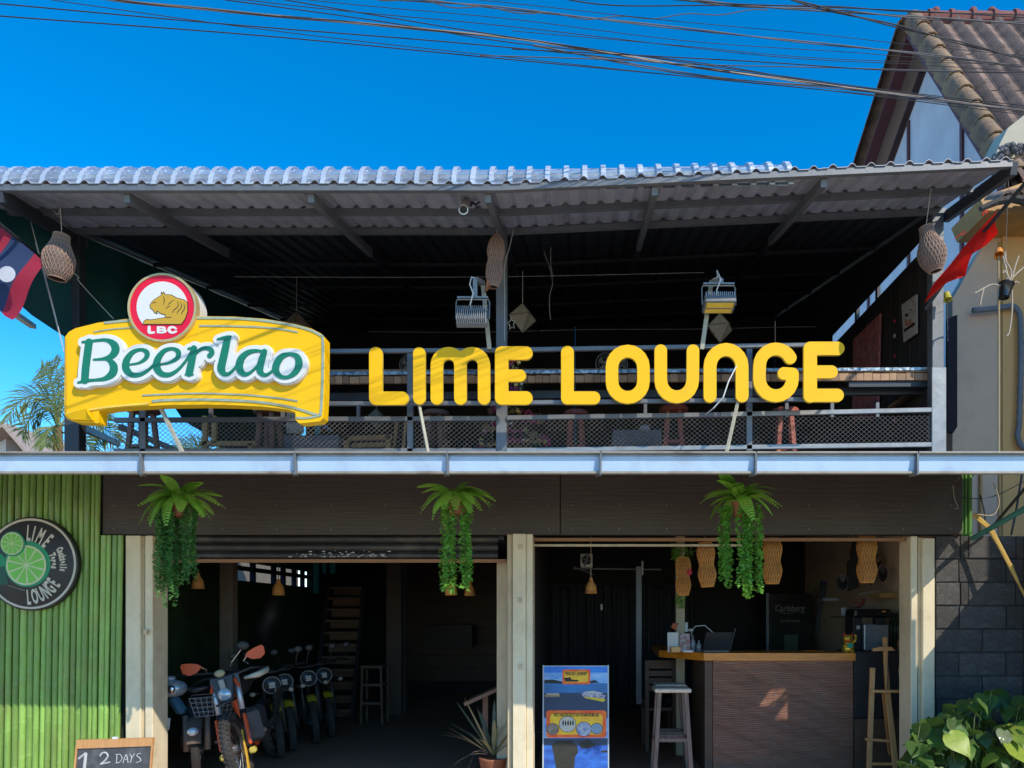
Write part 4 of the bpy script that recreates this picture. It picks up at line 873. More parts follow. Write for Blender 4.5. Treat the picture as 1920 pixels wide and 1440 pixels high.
cable([(55,0-6),(430,47),(700,80),(960,108),(1350,150),(1700,184),(1920,212),(2100,240)],'thin cable entering near the top left corner',.0032,dy=.12)
cable([(150,-10),(230,2),(520,30),(960,72),(1290,124),(1600,166),(1920,208),(2100,235)],'thick brown twisted cable bundle sagging across the sky',.006,CABB,dy=.2,n=3)
cable([(380,-6),(700,38),(960,80),(1300,116),(1640,172),(1920,206),(2100,230)],'dark cable just below the brown twisted bundle',.0045,dy=.3)
cable([(500,-6),(760,38),(960,70),(1250,112),(1640,166),(1920,198),(2100,220)],'dark cable crossing the brown twisted bundle',.0042,dy=-.1)
cable([(410,-6),(640,20),(960,50),(1440,105),(1700,120),(1920,134),(2100,145)],'thin dark cable in the upper middle of the sky',.0032,dy=-.2)
cable([(500,-8),(720,14),(960,36),(1300,78),(1620,100),(1920,126),(2100,140)],'fine cable above the middle of the sky',.0028,dy=-.3)
cable([(560,-8),(760,0),(860,12),(960,20),(1100,33),(1250,31),(1360,24),(1440,20)],'wavy loose cable near the top centre',.0045,CABG,dy=-.1,wig=.012)
cable([(540,-14),(800,2),(960,17),(1250,50),(1500,78),(1700,98),(1920,124),(2100,140)],'thick doubled cable in the upper right sky',.0065,CABG,dy=.1,n=2)
cable([(800,-8),(960,6),(1250,38),(1520,63),(1700,83),(1920,104),(2100,118)],'thin cable above the thick doubled one',.0028,dy=-.2)
cable([(1020,-8),(1150,10),(1350,10),(1560,12),(1700,22),(1920,28),(2100,38)],'cable running nearly level near the top edge',.005,dy=-.25)
cable([(1240,-8),(1380,10),(1560,20),(1740,34),(1920,43),(2100,52)],'bright thick cable above the tiled roof ridge',.0075,CABG,dy=-.3,n=2)
cable([(1180,-8),(1350,6),(1560,14),(1740,22),(1920,33),(2100,44)],'black cable alongside the bright thick one',.005,dy=-.32)
cable([(1450,-10),(1560,20),(1690,51),(1800,80),(1920,110),(2100,150)],'steep black cable crossing before the tiled roof',.0075,dy=-.45,n=2)
cable([(960,92),(1200,104),(1440,117),(1670,132),(1920,136),(2100,140)],'straight dark cable before the roof gable',.005,dy=0)
cable([(900,104),(1150,112),(1300,121),(1600,128),(1920,139),(2100,150)],'pale cable crossing the gable at mid height',.005,CABG,dy=.05)
cable([(960,58),(1260,84),(1520,108),(1760,117),(1920,122),(2100,130)],'fine dark cable between the doubled ones',.0028,dy=-.15)
cable([(1000,85),(1300,140),(1600,168),(1760,190),(1920,206),(2100,222)],'pale thick cable joining the lowest bundle at right',.0065,CABG,dy=.1,n=2)
for i,px in enumerate((1642,1655,1700,1778,1850,1905)):
    pass
# ---------------------------------------------------------------- neighbour's tiled house
TILE=M('roof_tile',(.25,.16,.12),.85,0,c2=(.1,.075,.065),scale=5,bump=.6,bscale=30,rnd=.18,dirt=.8,dirtc=(.3,.22,.17)); TILEL=M('verge_tile',(.4,.26,.13),.9,0,c2=(.13,.08,.065),scale=3.5,bump=.8,bscale=30,rnd=.15,dirt=.9,dirtc=(.09,.08,.07))
NW=M('neighbour_white_wall',(.62,.66,.74),.7,0,scale=1.5,dirt=.1,dirtc=(.5,.5,.5)); DRED=M('dark_red_timber',(.12,.035,.04),.6,0,rnd=.1); SOF=M('soffit_taupe',(.3,.27,.27),.7)
hx=5.335; rz0=11.18; ry=5.4
nh_=thing('neighbour_house','neighbouring house with steep ribbed tile roof and white gable','house',(7,5,0))
def slp(s_,x,off=0.0,side=-1):
    """point s metres (horizontal) down the slope; side -1 = towards street"""
    return V(x,ry+side*s_,rz0-(1.49 if side<0 else .55)*s_+off)
wx=5.68
MB().add([(wx,ry,rz0-.55),(wx,ry-3.0,rz0-.55-4.47),(wx,ry-3.0,-.1),(wx,ry+7,-.1),(wx,ry+7,rz0-.55-3.85)],[(0,1,2,3,4)]).part('gable_wall',NW,nh_)
MB().add([(wx,ry-3.0,-.1),(wx+6,ry-3.0,-.1),(wx+6,ry-3.0,5.9),(wx,ry-3.0,5.9)],[(0,1,2,3)]).part('front_wall',NW,nh_)
# slopes underlay and soffit
for side in (-1,1):
    L_=2.9 if side<0 else 3.7
    a=slp(0,hx+.06,-.16,side); b=slp(L_,hx+.06,-.16,side); MB().add([a,b,b+V(6,0,0),a+V(6,0,0)],[(0,1,2,3)]).part('soffit',SOF,nh_)
    MB().bar(slp(.02,hx+.03,-.22,side),slp(L_,hx+.03,-.22,side),.045,.2,0,(1,0,0)).part('barge_board',DRED,nh_)
    MB().bar(slp(.25,wx-.02,-.5,side),slp(L_,wx-.02,-.5,side),.05,.16,0,(1,0,0)).part('wall_plate',M('dark_brown_timber',(.06,.025,.028),.6),nh_)
for yv in (ry-2.0,ry-1.0,ry+.8,ry+2.6,ry-2.95):
    zt2=rz0-.62-(1.49*(ry-yv) if yv<ry else .55*(yv-ry)); MB().box(wx-.035,wx-.002,yv,yv+.07,3,zt2).part('batten',DRED,nh_)
# tiles: wave profile meshes shared
cw=.33; cl=1.25; slen=math.hypot(1,1.49)
def tile_mesh(name,prof,length,mt,th=.02,scallop=0):
    vs=[];fs=[];n=len(prof)
    for t in (0,.33,.66,1):
        for (x,h) in prof: vs.append((x,-t*length,h+.012*t))
    m=len(vs); vs+=[(x,y,z-th) for x,y,z in vs]
    for r_ in range(3):
        for i in range(n-1): a=r_*n+i; fs.append((a,a+n,a+n+1,a+1)); fs.append((a+m,a+1+m,a+n+1+m,a+n+m))
    for i in range(n-1): a=3*n+i; fs.append((a,a+m,a+1+m,a+1))
    for r_ in range(3):
        for e in (0,n-1): a=r_*n+e; fs.append((a,a+m,a+n+m,a+n))
    me=bpy.data.meshes.new(name); me.from_pydata(vs,[],fs); me.materials.append(mt); me.set_sharp_from_angle(angle=R(40)); return me
tm=tile_mesh('tile',[(0,0),(.13,0),(.165,.03),(.2,.09),(.235,.115),(.27,.09),(.3,.03),(.335,0)],cl+.08,TILE)
tilt_=math.atan(1.49)
for side in (-1,1):
    ncol=9 if side<0 else 2
    for r_ in range(6 if side<0 else 7):
        for c_ in range(ncol):
            s_=r_*cl/slen; p=slp(s_,hx+.12+c_*cw,.0+.004*(c_%2),side)
            if s_>3.1: continue
            link('tile',tm,nh_,p-nh_.location+V(0,0,.0),Euler((tilt_ if side<0 else math.atan(.55),0,0 if side<0 else math.pi),'XYZ') ,None)
            nh_.children[-1] if False else None
for side,ln_ in ((-1,3.0),(1,3.4)):
    vm=tile_mesh('verge_tile',[(-.07,-.12),(-.1,.0),(-.08,.08),(-.02,.125),(.05,.13),(.11,.1),(.15,.03)],.55,TILEL,.02) if side<0 else vm
    n=int(ln_*slen/.46)
    for k in range(n):
        s_=k*.46/slen; p=slp(s_,hx+.0,.0+.03,side); link('verge_tile',vm,nh_,p-nh_.location,Euler((tilt_-.05 if side<0 else math.atan(.55)-.05,0,0 if side<0 else math.pi),'XYZ'),(1 if side<0 else 1,1,1))
rm=MB().lathe([(.13,0),(.12,.3),(.15,.3),(.15,.36)],(0,0,0),12,Matrix.Rotation(R(90),3,'Y')).mesh('ridge_cap',M('ridge_red',(.22,.07,.06),.8,dirt=.5))
for k in range(13): link('ridge_cap',rm,nh_,V(hx-.05+k*.345,ry,rz0+.02)-nh_.location)
km=MB().ball((0,0,0),.07,8,6).mesh('ridge_knob',M('ridge_red'),smooth=True)
for k in (1,3,4,6,8,10,12): link('ridge_knob',km,nh_,V(hx+.1+k*.3,ry,rz0+.16)-nh_.location)
# ---------------------------------------------------------------- tan house
th=thing('tan_house','tan rendered house wall beyond the right end of the bar','house',(5.2,1.5,0)); yt=1.5
TAN=M('tan_render',(.74,.52,.36),.75,0,c2=(.66,.47,.34),scale=1.3,dirt=.3,dirtc=(.3,.24,.18),bump=.15,bscale=50)
a=PX(1786,yt)
mb=MB(); mb.prism([(a,yt,-.1),(a+6,yt,-.1),(a+6,yt,PZ(425,yt)),(PX(1850,yt),yt,PZ(478,yt)),(a,yt,PZ(588,yt))][::-1],(0,.15,0)); 
mb=MB().prism([(a,yt,-.1),(a+6,yt,-.1),(a+6,yt,PZ(400,yt)),(PX(1868,yt),yt,PZ(400,yt)),(PX(1860,yt),yt,PZ(440,yt)),(PX(1838,yt),yt,PZ(470,yt)),(a,yt,PZ(560,yt))],(0,.15,0)); mb.part('wall',TAN,th)
MB().box(PX(1871,yt),PX(1876,yt),yt-.02,yt+.0-.001,-.1,PZ(455,yt)).part('corner_batten',OCHREW,th)
mb=MB().prism([P(1838,372,1.0),P(1852,366,1.0),P(1925,340,1.0),P(1990,330,1.0),P(1990,400,1.0),P(1850,400,1.0)],(0,.6,0)); mb.part('eave_board',M('eave_orange',(.6,.33,.1),.6,dirt=.3),th)
vm2=tile_mesh('eave_tile',[(0,0),(.04,.05),(.08,.06),(.12,.05),(.16,0)],.35,TILE)
for k in range(8): link('eave_tile',vm2,th,P(1846+k*16,372-k*3,.9)-th.location,Euler((.5,.1,0)))
p0=P(1905,262,1.2)
pts2=[(1868,288),(1872,275),(1890,240),(1925,212),(1990,190),(1990,262),(1935,278),(1915,290),(1898,296),(1880,295)]
mb=MB().prism([P(x,y_,.9) for x,y_ in pts2],(.0,.25,.05)); mb.solo('weathered_dish',M('dish_cream',(.5,.47,.36),.7,0,scale=3,dirt=.5,dirtc=(.25,.22,.15),bump=.3),'cream weathered roof flashing at the right edge below the tiles','flashing')
rr=random.Random(4); mb=MB()
for k in range(220):
    u=rr.random(); x=1862+u*60; y_=288-14*math.sin(u*2.2)+rr.uniform(-6,14)+(10 if u<.2 else 0); mb.ball(P(x,y_,.75+rr.uniform(0,.2)),rr.uniform(.008,.022),5,4)
mb.solo('dry_moss',M('moss_dark',(.05,.045,.04),.9,c2=(.25,.26,.28),scale=60),'dark moss crust under the cream flashing at the right','moss',kind='stuff')
MB().tube([P(x,y_,.6) for x,y_ in ((1838,392),(1870,378),(1900,372),(1935,378))],[.025,.035,.04,.05],7).solo('bent_branch',M('grey_branch',(.09,.085,.075),.95,bump=1,scale=30,c2=(.03,.03,.03)),'grey weathered roll lying under the tan eave','roll')
CONDUIT=M('grey_conduit',(.2,.22,.25),.6)
cp=[(1824,582),(1850,580),(1880,576),(1898,574),(1908,582),(1913,600),(1914,680),(1911,790),(1908,815),(1914,835),(1925,842)]
q_=smoothpts([(*p,0) for p in cp],10); rad=[.026 if i%2 else .031 for i in range(len(q_))]
MB().tube([P(p[0],p[1],yt-.1) for p in q_],rad,8).solo('corrugated_conduit',CONDUIT,'grey corrugated hose bent down the tan wall','conduit',smooth=True)
MB().box(5.9,6.1,-2.4,1.5,-.1,7.2).part('added_wing_wall',TAN,th)  # unseen wing, added to keep the tan wall in shade
db_=MB().prism([P(1777,597,1.0),P(1795,590,1.0),P(1795,800,1.0),P(1787,812,1.0),P(1776,808,1.0)],(0,.04,0)); db_.solo('dark_cloth',M('black_cloth',(.015,.014,.02),.9),'black cloth strip hanging between balcony post and tan wall','cloth')
MB().box(PX(1834,yt),PX(1838,yt),yt-.05,yt-.01,0,PZ(890,yt)).solo('wall_pipe',OCHREW,'thin pale pipe down the tan wall above the block wall','pipe')
MB().box(PX(1877,yt),PX(2300,yt),yt-.03,yt-.001,-.1,PZ(440,yt)).part('lit_wall_panel',M('lit_orange_render',(.82,.46,.17),.75,c2=(.74,.42,.16),scale=1.3,dirt=.25,dirtc=(.4,.3,.2)),th)  # right part of the wall: its lit look put into a stronger orange
# orchid pots on wires
def pot(label,px,py,y,r,m,tilt,name='hanging_pot'):
    t=thing(name,label,'pot',P(px,py,y),'small pots hung by the tan wall'); k=s1(1,y)*r; Rm=Euler((tilt[0],tilt[1],0)).to_matrix()
    MB().lathe([(.65*k,-1.0*k),(.9*k,.9*k),(1.02*k,1.0*k),(.85*k,.95*k),(.55*k,-.8*k)],P(px,py,y),16,Rm,cap=False).part('pot_body',m,t,smooth=True)
    MB().lathe([(.01,-.9*k),(.62*k,-.9*k)],P(px,py,y),16,Rm).part('pot_base',m,t); return t
t=pot('small orange pot tipped over at the top of its stick',1873,474,-.2,9,M('pot_orange',(.75,.28,.03),.6),(2.6,.3)); MB().tube([P(1872,480,-.2),P(1873,560,-.2),P(1873,850,-.2)],.008,6).part('stick',M('stick_tan',(.4,.33,.2),.7),t)
t=pot('small yellow-green pot hanging right of the balcony post',1776,556,-.1,8,M('pot_lime',(.5,.45,.05),.6),(2.8,0)); MB().tube([P(1776,562,-.1),P(1777,640,-.1)],.005,5).part('stick',DARK_STEEL,t)
t=pot('black orchid pot with dry roots near the tan wall',1885,545,-.3,14,BLACKG,(-.1,.25))
DRY=M('dry_stem',(.5,.42,.32),.8)
mb=MB()
for pts in ([(1880,537),(1862,533),(1845,540),(1828,550)],[(1845,540),(1841,555),(1838,572)],[(1890,536),(1896,510),(1886,490),(1883,474)],[(1893,530),(1885,500),(1880,480)],[(1897,525),(1903,500),(1910,480)],[(1897,522),(1915,505),(1935,490)],[(1897,530),(1898,580),(1893,620),(1888,630)],[(1900,535),(1905,528),(1910,532)],[(1890,520),(1884,508),(1880,512)]):
    mb.tube([P(p[0],p[1],-.3) for p in smoothpts([(*p,0) for p in pts],4)],[.007]*(4*(len(pts)-1)+1) if True else .005,5)
mb.part('dry_stems',DRY,t,kind='stuff'); MB().tube([P(1889,533,-.3),P(1886,470,-.3),P(1891,340,-.9)],.0025,4).part('hanging_wire',WIRE,t)
wire([(1790,930),(1830,935),(1870,928),(1925,900)],-.0,'thin dark wire sagging before the tan wall under the canopy',.004,DARK_STEEL)
wire([(1862,905),(1872,930),(1872,950),(1860,966),(1830,964)],-.1,'pale curled vine stem above the block wall',.006,DRY,'vine_stem','vine')
wire([(1787,910),(1790,935),(1797,952),(1789,953)],-.08,'thin curly tendril on the end of the dark fascia',.003,DRY,'vine_stem','vine')
wire([(1838,928),(1846,960),(1848,990)],.0,'short dark rod leaning behind the turquoise pipe',.008,DARK_STEEL,'steel_rod','rod')
wire([(1918,880),(1905,960),(1896,1003)],.2,'dark slanting cable at the right edge above the block wall',.01,DARK_STEEL)
# ---------------------------------------------------------------- left distance: palm and white house
PALMG=M('palm_green',(.18,.24,.07),.5,0,c2=(.1,.15,.04),scale=9,trans=.25)
pm=thing('palm_tree','feathery palm standing behind the balcony at the left','palm',P(112,900,4.0)); 
MB().tube([P(112,1500,4.0),P(110,900,4.0),P(108,800,4.0)],[.09,.07,.06],8).part('trunk',M('palm_trunk',(.25,.17,.1),.9,bump=.5),pm)
def pfrond(pts,y0,y1,lw,seed,nl=36):
    rr=random.Random(seed); q_=smoothpts([(*p,0) for p in pts],10); n=len(q_); A=[P(p[0],p[1],y0+(y1-y0)*i/(n-1)) for i,p in enumerate(q_)]; mb=MB(); mb.tube(A,[.014*(1-i/n)+.003 for i in range(n)],5)
    for k in range(nl):
        t=.12+.88*k/nl; i=min(n-2,int(t*(n-1))); o=A[i].lerp(A[i+1],t*(n-1)-i); tn=(A[i+1]-A[i]).normalized()
        for s_ in (-1,1):
            sd=tn.cross(V(0,-1,0)).normalized()*s_; d=(sd*.75+tn*.65+V(0,rr.uniform(-.5,.5),-.15)).normalized(); L_=lw*math.sin(math.pi*(.15+.8*t))**.7*rr.uniform(.85,1.1); wv=d.cross(V(0,1,0)).normalized()*.009
            b=o+d*L_*.5; e=o+d*L_+V(0,0,-.25*L_); mb.add([o-wv*.5,o+wv*.5,b+wv+V(0,0,-.03*L_),e,b-wv+V(0,0,-.03*L_)],[(0,1,2,3,4)])
    mb.part('frond',PALMG,pm)
pfrond([(108,800),(95,750),(60,742),(30,760),(12,792)],4,3.6,.36,1); pfrond([(108,800),(92,770),(70,770),(50,795),(40,815)],4,4.2,.36,2); pfrond([(108,805),(98,800),(88,815),(84,838)],4,3.7,.3,3)
pfrond([(108,800),(110,740),(108,700),(100,672)],4,4.4,.4,4); pfrond([(108,790),(100,735),(88,700),(75,690)],4,4.6,.35,5); pfrond([(110,800),(150,790),(190,800),(225,830)],4,4.3,.38,6); pfrond([(110,800),(140,770),(170,765),(205,790)],4,4.5,.38,7); pfrond([(110,810),(140,815),(165,832),(180,860)],4,4.0,.34,8); pfrond([(110,800),(118,740),(140,715),(160,720)],4,4.4,.34,9)
p2=thing('areca_palm','low palm crown seen through the balcony mesh beyond the left stools','palm',P(390,900,9)); pm_=pm; pm=p2
MB().tube([P(392,1300,9),P(390,860,9)],.08,6).part('trunk',M('palm_trunk'),p2)
for i,e in enumerate(([(390,870),(375,838),(350,832),(325,842)],[(390,870),(392,835),(400,825),(415,830)],[(390,870),(378,845),(362,845),(345,860)])): pfrond(e,9,9,.45,20+i,34)
wh=thing('white_house','low white house with pale gable roof far left','house',P(5,850,9)); WHW=M('far_white',(.8,.78,.74),.7); y=9
MB().box(PX(-160,y),PX(11,y),y,y+5,-.1,PZ(806,y)).part('wall',WHW,wh); MB().box(PX(11,y),PX(42,y),y+.5,y+5,-.1,PZ(815,y)).part('wall',M('far_tan',(.4,.3,.24),.8),wh)
MB().prism([P(-180,900,y-.4),P(-100,830,y-.4),P(1,790,y-.4),P(56,852,y-.4),P(56,860,y-.4),P(4,800,y-.4),P(-170,910,y-.4)],(0,5.5,0)).part('roof',M('far_roof',(.42,.33,.28),.8,rnd=0),wh)
# ---------------------------------------------------------------- bar counter and things on it
bc=thing('bar_counter','bar counter with orange wood top and brown ribbed front panel','counter',(PX(1460,.85),.85,0)); yc=.85
zc=PZ(1238,yc); zc1=PZ(1224,yc)
RIB=M('ribbed_cladding',(.38,.19,.12),.6,0,c2=(.23,.115,.075),scale=2.6,stretch=(.7,1,14),bump=1.6,dirt=.2)
MB().box(PX(1337,yc),PX(1600,yc),yc,yc+.05,.01,zc-.002,0,.004).part('front_panel',RIB,bc)
mb=MB(); 
rr=random.Random(2); 
for k in range(int((zc-.03)/.0165)):
    z=.02+k*.0165; n=30; a=[]
    for i in range(n+1):
        x=PX(1338,yc)+(PX(1599,yc)-PX(1338,yc))*i/n; a.append((x,yc-.001,z+.006*math.sin(x*9+k*.35)+.004*math.sin(x*23+k*.8)))
    vs=[(x,y+.003,z_-.0045) for x,y,z_ in a]+[(x,y-.0075,z_) for x,y,z_ in a]+[(x,y+.003,z_+.0045) for x,y,z_ in a]; m=n+1
    mb.add(vs,[(r_*m+i,r_*m+i+1,(r_+1)*m+i+1,(r_+1)*m+i) for r_ in range(2) for i in range(n)])
mb.part('cladding_ribs',RIB,bc,kind='stuff')
mb=MB()
for px in (1343,1454,1543):
    for py in (1263,1275,1302,1316,1343,1356,1384,1397,1421,1433): mb.lathe([(.008,0),(.006,.004)],P(px+rr.uniform(-1,1),py,yc-.007),8,Matrix.Rotation(R(90),3,'X'))
mb.part('screw',LIT_STEEL,bc,kind='stuff')
MB().box(PX(1322,yc),PX(1336,yc),yc+.01,yc+.9,.01,zc-.01).part('side_panel',BROWNW,bc)
MB().prism([V(PX(1318,yc),yc-.06,zc),V(PX(1600,yc),yc-.06,zc),V(PX(1600,yc),yc+.5,zc),V(PX(1322,yc),yc+.55,zc),V(PX(1290,yc+.5),yc+1.9,zc),V(PX(1245,yc+.6)-.02,yc+1.9,zc),V(PX(1262,yc+.3)-.12,yc+.55,zc)],(0,0,zc1-zc)).part('counter_top',WOODBAR,bc)
MB().box(PX(1600,yc)+.005,PX(1707,yc),yc-.02,yc+.5,.55,PZ(1222,yc),0,.004).solo('black_cabinet',BLACK,'plain black panel cabinet behind the wooden easel','cabinet')
MB().box(PX(1600,yc)+.01,PX(1705,yc),yc+.0,yc+.48,.01,.54).part('cabinet_base',BROWNW,bc)
def onbar(py=1224,y=.95): return zc1
zt=zc1
def atbar(px,y): return V(PX(px,y),y,zt)
# standee, cards, laptop, glasses
PAPERW=M('paper_white',(.6,.6,.58),.6)
def card(label,px0,px1,py0,y,m,tilt=.12,name='leaflet',pr=None):
    a=PX(px0,y); b=PX(px1,y); h=PZ(py0,y)-zt; t=MB().prism([(a,y,zt),(b,y,zt),(b,y+h*tilt,zt+h),(a,y+h*tilt,zt+h)],(0,.006,0)).solo(name,m,label,'card')
    return t
card('white standing menu card at the left end of the bar counter',1252,1272,1186,1.0,PAPERW); card('red and grey printed card beside the white menu card',1275,1294,1188,1.05,M('print_card',(.3,.12,.12),.5,c2=(.35,.33,.3),scale=24,contrast=(.45,.55)))
MB().obox(atbar(1266,.93)+V(0,0,.03),(.1,.05,.06),Euler((0,0,.2)).to_matrix(),0,.006).solo('small_wooden_box',OCHREW,'small wooden box before the white menu card on the bar','box')
MB().obox(atbar(1290,.93)+V(0,0,.012),(.1,.06,.02),Euler((0,0,-.1)).to_matrix()).solo('card_stack',PAPERW,'little stack of white cards lying on the bar','paper')
for i,(px,h,r_) in enumerate(((1299,.17,.03),(1310,.12,.028))):
    MB().lathe([(r_,0),(r_,h*.6),(r_*.4,h*.75),(r_*.45,h)],atbar(px,1.1),14).solo('glass_jar' if i else 'glass_bottle',glass_mat('smoky_glass',(.4,.42,.45)),('small smoky glass bottle beside the printed card','short glass jar left of the laptop')[i],'glass',smooth=True)
lp=thing('laptop','open dark laptop seen from behind on the bar counter','laptop',atbar(1341,1.15))
a=atbar(1341,1.15); MB().box(a.x-.13,a.x+.14,1.1,1.3,zt,zt+.015).part('keyboard_base',BLACKG,lp); MB().prism([a+V(-.14,-.05,.01),a+V(.13,-.05,.01),a+V(.16,-.12,.2),a+V(-.11,-.12,.2)],(0,.01,0)).part('screen',M('laptop_grey',(.05,.052,.06),.35,.3),lp); MB().bar(a+V(.135,-.06,.0),a+V(.185,-.13,.24),.006,.006).part('screen_edge',LIT_STEEL,lp)
dl=thing('desk_lamp','thin white cable lamp curving over the laptop','lamp',atbar(1300,1.2)); a=atbar(1300,1.2)
MB().tube([a,a+V(-.02,0,.2),a+V(.02,0,.26),a+V(.12,0,.27),a+V(.2,0,.2),a+V(.23,0,.12)],.006,6).part('arm',WIRE,dl,smooth=True); MB().ball(a+V(-.03,0,.22),(.03,.02,.015)).part('head',PAPERW,dl)
# lucky cat: seated figurine
GC=M('gold_glaze',(.7,.45,.05),.3,.5,c2=(.5,.3,.03),scale=30); RC=M('red_glaze',(.6,.05,.03),.3); GNC=M('green_glaze',(.02,.35,.18),.3)
a=atbar(1590,.9); ct=thing('lucky_cat','small gold and red lucky cat figurine with one paw raised on the bar','figurine',a); S_=.17
MB().lathe([(.3*S_,0),(.36*S_,.15*S_),(.33*S_,.4*S_),(.24*S_,.62*S_),(.2*S_,.7*S_)],a,16).part('body',GC,ct,smooth=True)
h=MB().ball(a+V(0,-.02*S_,.85*S_),(.3*S_,.25*S_,.24*S_),14,10).part('head',GC,ct,smooth=True)
for s_ in (-1,1):
    MB().lathe([(.1*S_,0),(.05*S_,.12*S_),(.004,.2*S_)],a+V(s_*.19*S_,0,.98*S_),8,Euler((0,s_*.3,0)).to_matrix()).part('ear',RC,h); MB().ball(a+V(s_*.11*S_,-.26*S_,.88*S_),(.035*S_,.02*S_,.045*S_),8,6).part('eye',BLACKG,h)
    MB().ball(a+V(s_*.17*S_,-.2*S_,.08*S_),(.12*S_,.16*S_,.08*S_),8,6).part('foot',GC,ct,smooth=True)
MB().ball(a+V(0,-.27*S_,.81*S_),(.04*S_,.02*S_,.025*S_),8,6).part('nose',RC,h)
MB().tube([a+V(.22*S_,-.05*S_,.55*S_),a+V(.4*S_,-.08*S_,.7*S_),a+V(.42*S_,-.08*S_,.98*S_)],[.09*S_,.085*S_,.08*S_],10).part('raised_paw',GC,ct,smooth=True); MB().ball(a+V(.42*S_,-.08*S_,1.0*S_),.1*S_,8,6).part('paw_pad',GC,ct,smooth=True)
MB().tube([a+V(-.22*S_,-.05*S_,.55*S_),a+V(-.3*S_,-.2*S_,.38*S_),a+V(-.12*S_,-.32*S_,.36*S_)],[.08*S_,.075*S_,.07*S_],10).part('lowered_paw',GC,ct,smooth=True)
MB().lathe([(.22*S_,0),(.25*S_,.05*S_),(.22*S_,.1*S_)],a+V(0,0,.6*S_),16).part('collar',RC,ct); MB().prism([a+V(-.18*S_,-.34*S_,.56*S_),a+V(.18*S_,-.34*S_,.56*S_),a+V(.12*S_,-.38*S_,.3*S_),a+V(-.12*S_,-.38*S_,.3*S_)],(0,.02*S_,0)).part('bib',GNC,ct)
# easel
def EP(px,py,y=.35): return P(px,py,y)
es=thing('wooden_easel','empty wooden artist easel standing in front of the black cabinet','easel',(PX(1665,.35),.35,0))
for a,b,w_ in (((1636,1252,.42),(1628,1480,.3),.045),((1690,1252,.42),(1708,1480,.3),.045),((1659,1195,.5),(1666,1345,.4),.04),((1664,1300,.42),(1684,1480,.25),.05),((1658,1300,.5),(1672,1440,.95),.04)): MB().bar(EP(*a),EP(*b),w_,.03,0,(0,1,0),.003).part('leg',PINEW,es)
for (a,b,w_) in (((1632,1296),(1695,1296),.035),((1626,1432),(1708,1432),.04),((1622,1386),(1676,1390),.02)): MB().bar(EP(*a,.33),EP(*b,.33),.025,w_,0,(0,1,0),.003).part('crossbar',PINEW,es)
MB().prism([EP(1637,1216,.44),EP(1650,1213,.44),EP(1672,1213,.44),EP(1679,1220,.44),EP(1637,1221,.44)],(0,.03,0)).part('canvas_clamp',PINEW,es); MB().bar(EP(1666,1203,.47),EP(1664,1310,.41),.006,.01).part('slot',BLACK,es)
# fridge
fz=thing('drinks_fridge','dim black drinks fridge at the back behind the bar','fridge',(PX(1480,3.9),3.9,0)); y=3.9
MB().box(PX(1438,y),PX(1522,y),y,y+.6,.02,PZ(1112,y),0,.01).part('cabinet',BLACKG,fz); MB().box(PX(1436,y),PX(1441,y),y-.02,y-.001,.1,PZ(1112,y)).part('door_edge',M('fridge_edge',(.25,.27,.3),.4,.3),fz)
MB().box(PX(1444,y),PX(1518,y),y-.015,y-.001,.3,PZ(1165,y)).part('glass_door',M('dark_glass',(.03,.04,.035),.12),fz)
GLY=M('print_grey',(.28,.28,.28),.5)
MB().text('Carlsberg',P(1480,1146,y-.003),.13,depth=.004,sx=.82,align='CENTER',bold=.002,shear=.2).part('lettering',GLY,fz)
MB().tube([P(1462,1148,y-.004),P(1478,1151,y-.004),P(1492,1147,y-.004)],.006,4).part('lettering',GLY,fz); MB().text('probably',P(1482,1166,y-.017),.06,depth=.002,sx=1.3,align='CENTER').part('lettering',GLY,fz)
MB().box(PX(1470,y),PX(1495,y),y-.019,y-.016,1.0,1.3).part('price_label',M('label_green',(.1,.16,.1),.6),fz)
# espresso corner: shelves, machine, round discs, framed sheets on the tan wall
ys=1.6
sh=thing('wall_shelf','black shelf with glasses on the tan wall behind the bar','shelf',(PX(1610,ys),ys,PZ(1160,ys)))
MB().box(PX(1575,ys),PX(1612,ys),ys,ys+.3,PZ(1158,ys),PZ(1156,ys)).part('board',BLACK,sh); MB().box(PX(1610,ys),PX(1650,ys),ys,ys+.3,PZ(1141,ys),PZ(1138,ys)).part('board',LIT_STEEL,sh)
MB().box(PX(1543,ys),PX(1572,ys),ys,ys+.25,PZ(1126,ys),PZ(1122,ys)).solo('small_shelf',GREY_STEEL,'short grey shelf left of the black wall shelf','shelf')
MB().box(PX(1650,ys),PX(1682,ys),ys,ys+.3,PZ(1121,ys),PZ(1112,ys)).solo('tan_shelf',OCHREW,'short tan shelf by the right jamb behind the bar','shelf')
for i,(px,h) in enumerate(((1582,.1),(1588,.09))): MB().lathe([(.025,0),(.033,h),(.03,h),(.022,.01)],P(px,1156,ys+.1),12).solo('drinking_glass',glass_mat('clear_glass'),('left drinking glass on the black wall shelf','right drinking glass on the black wall shelf')[i],'glass','glasses on the wall shelf',smooth=True)
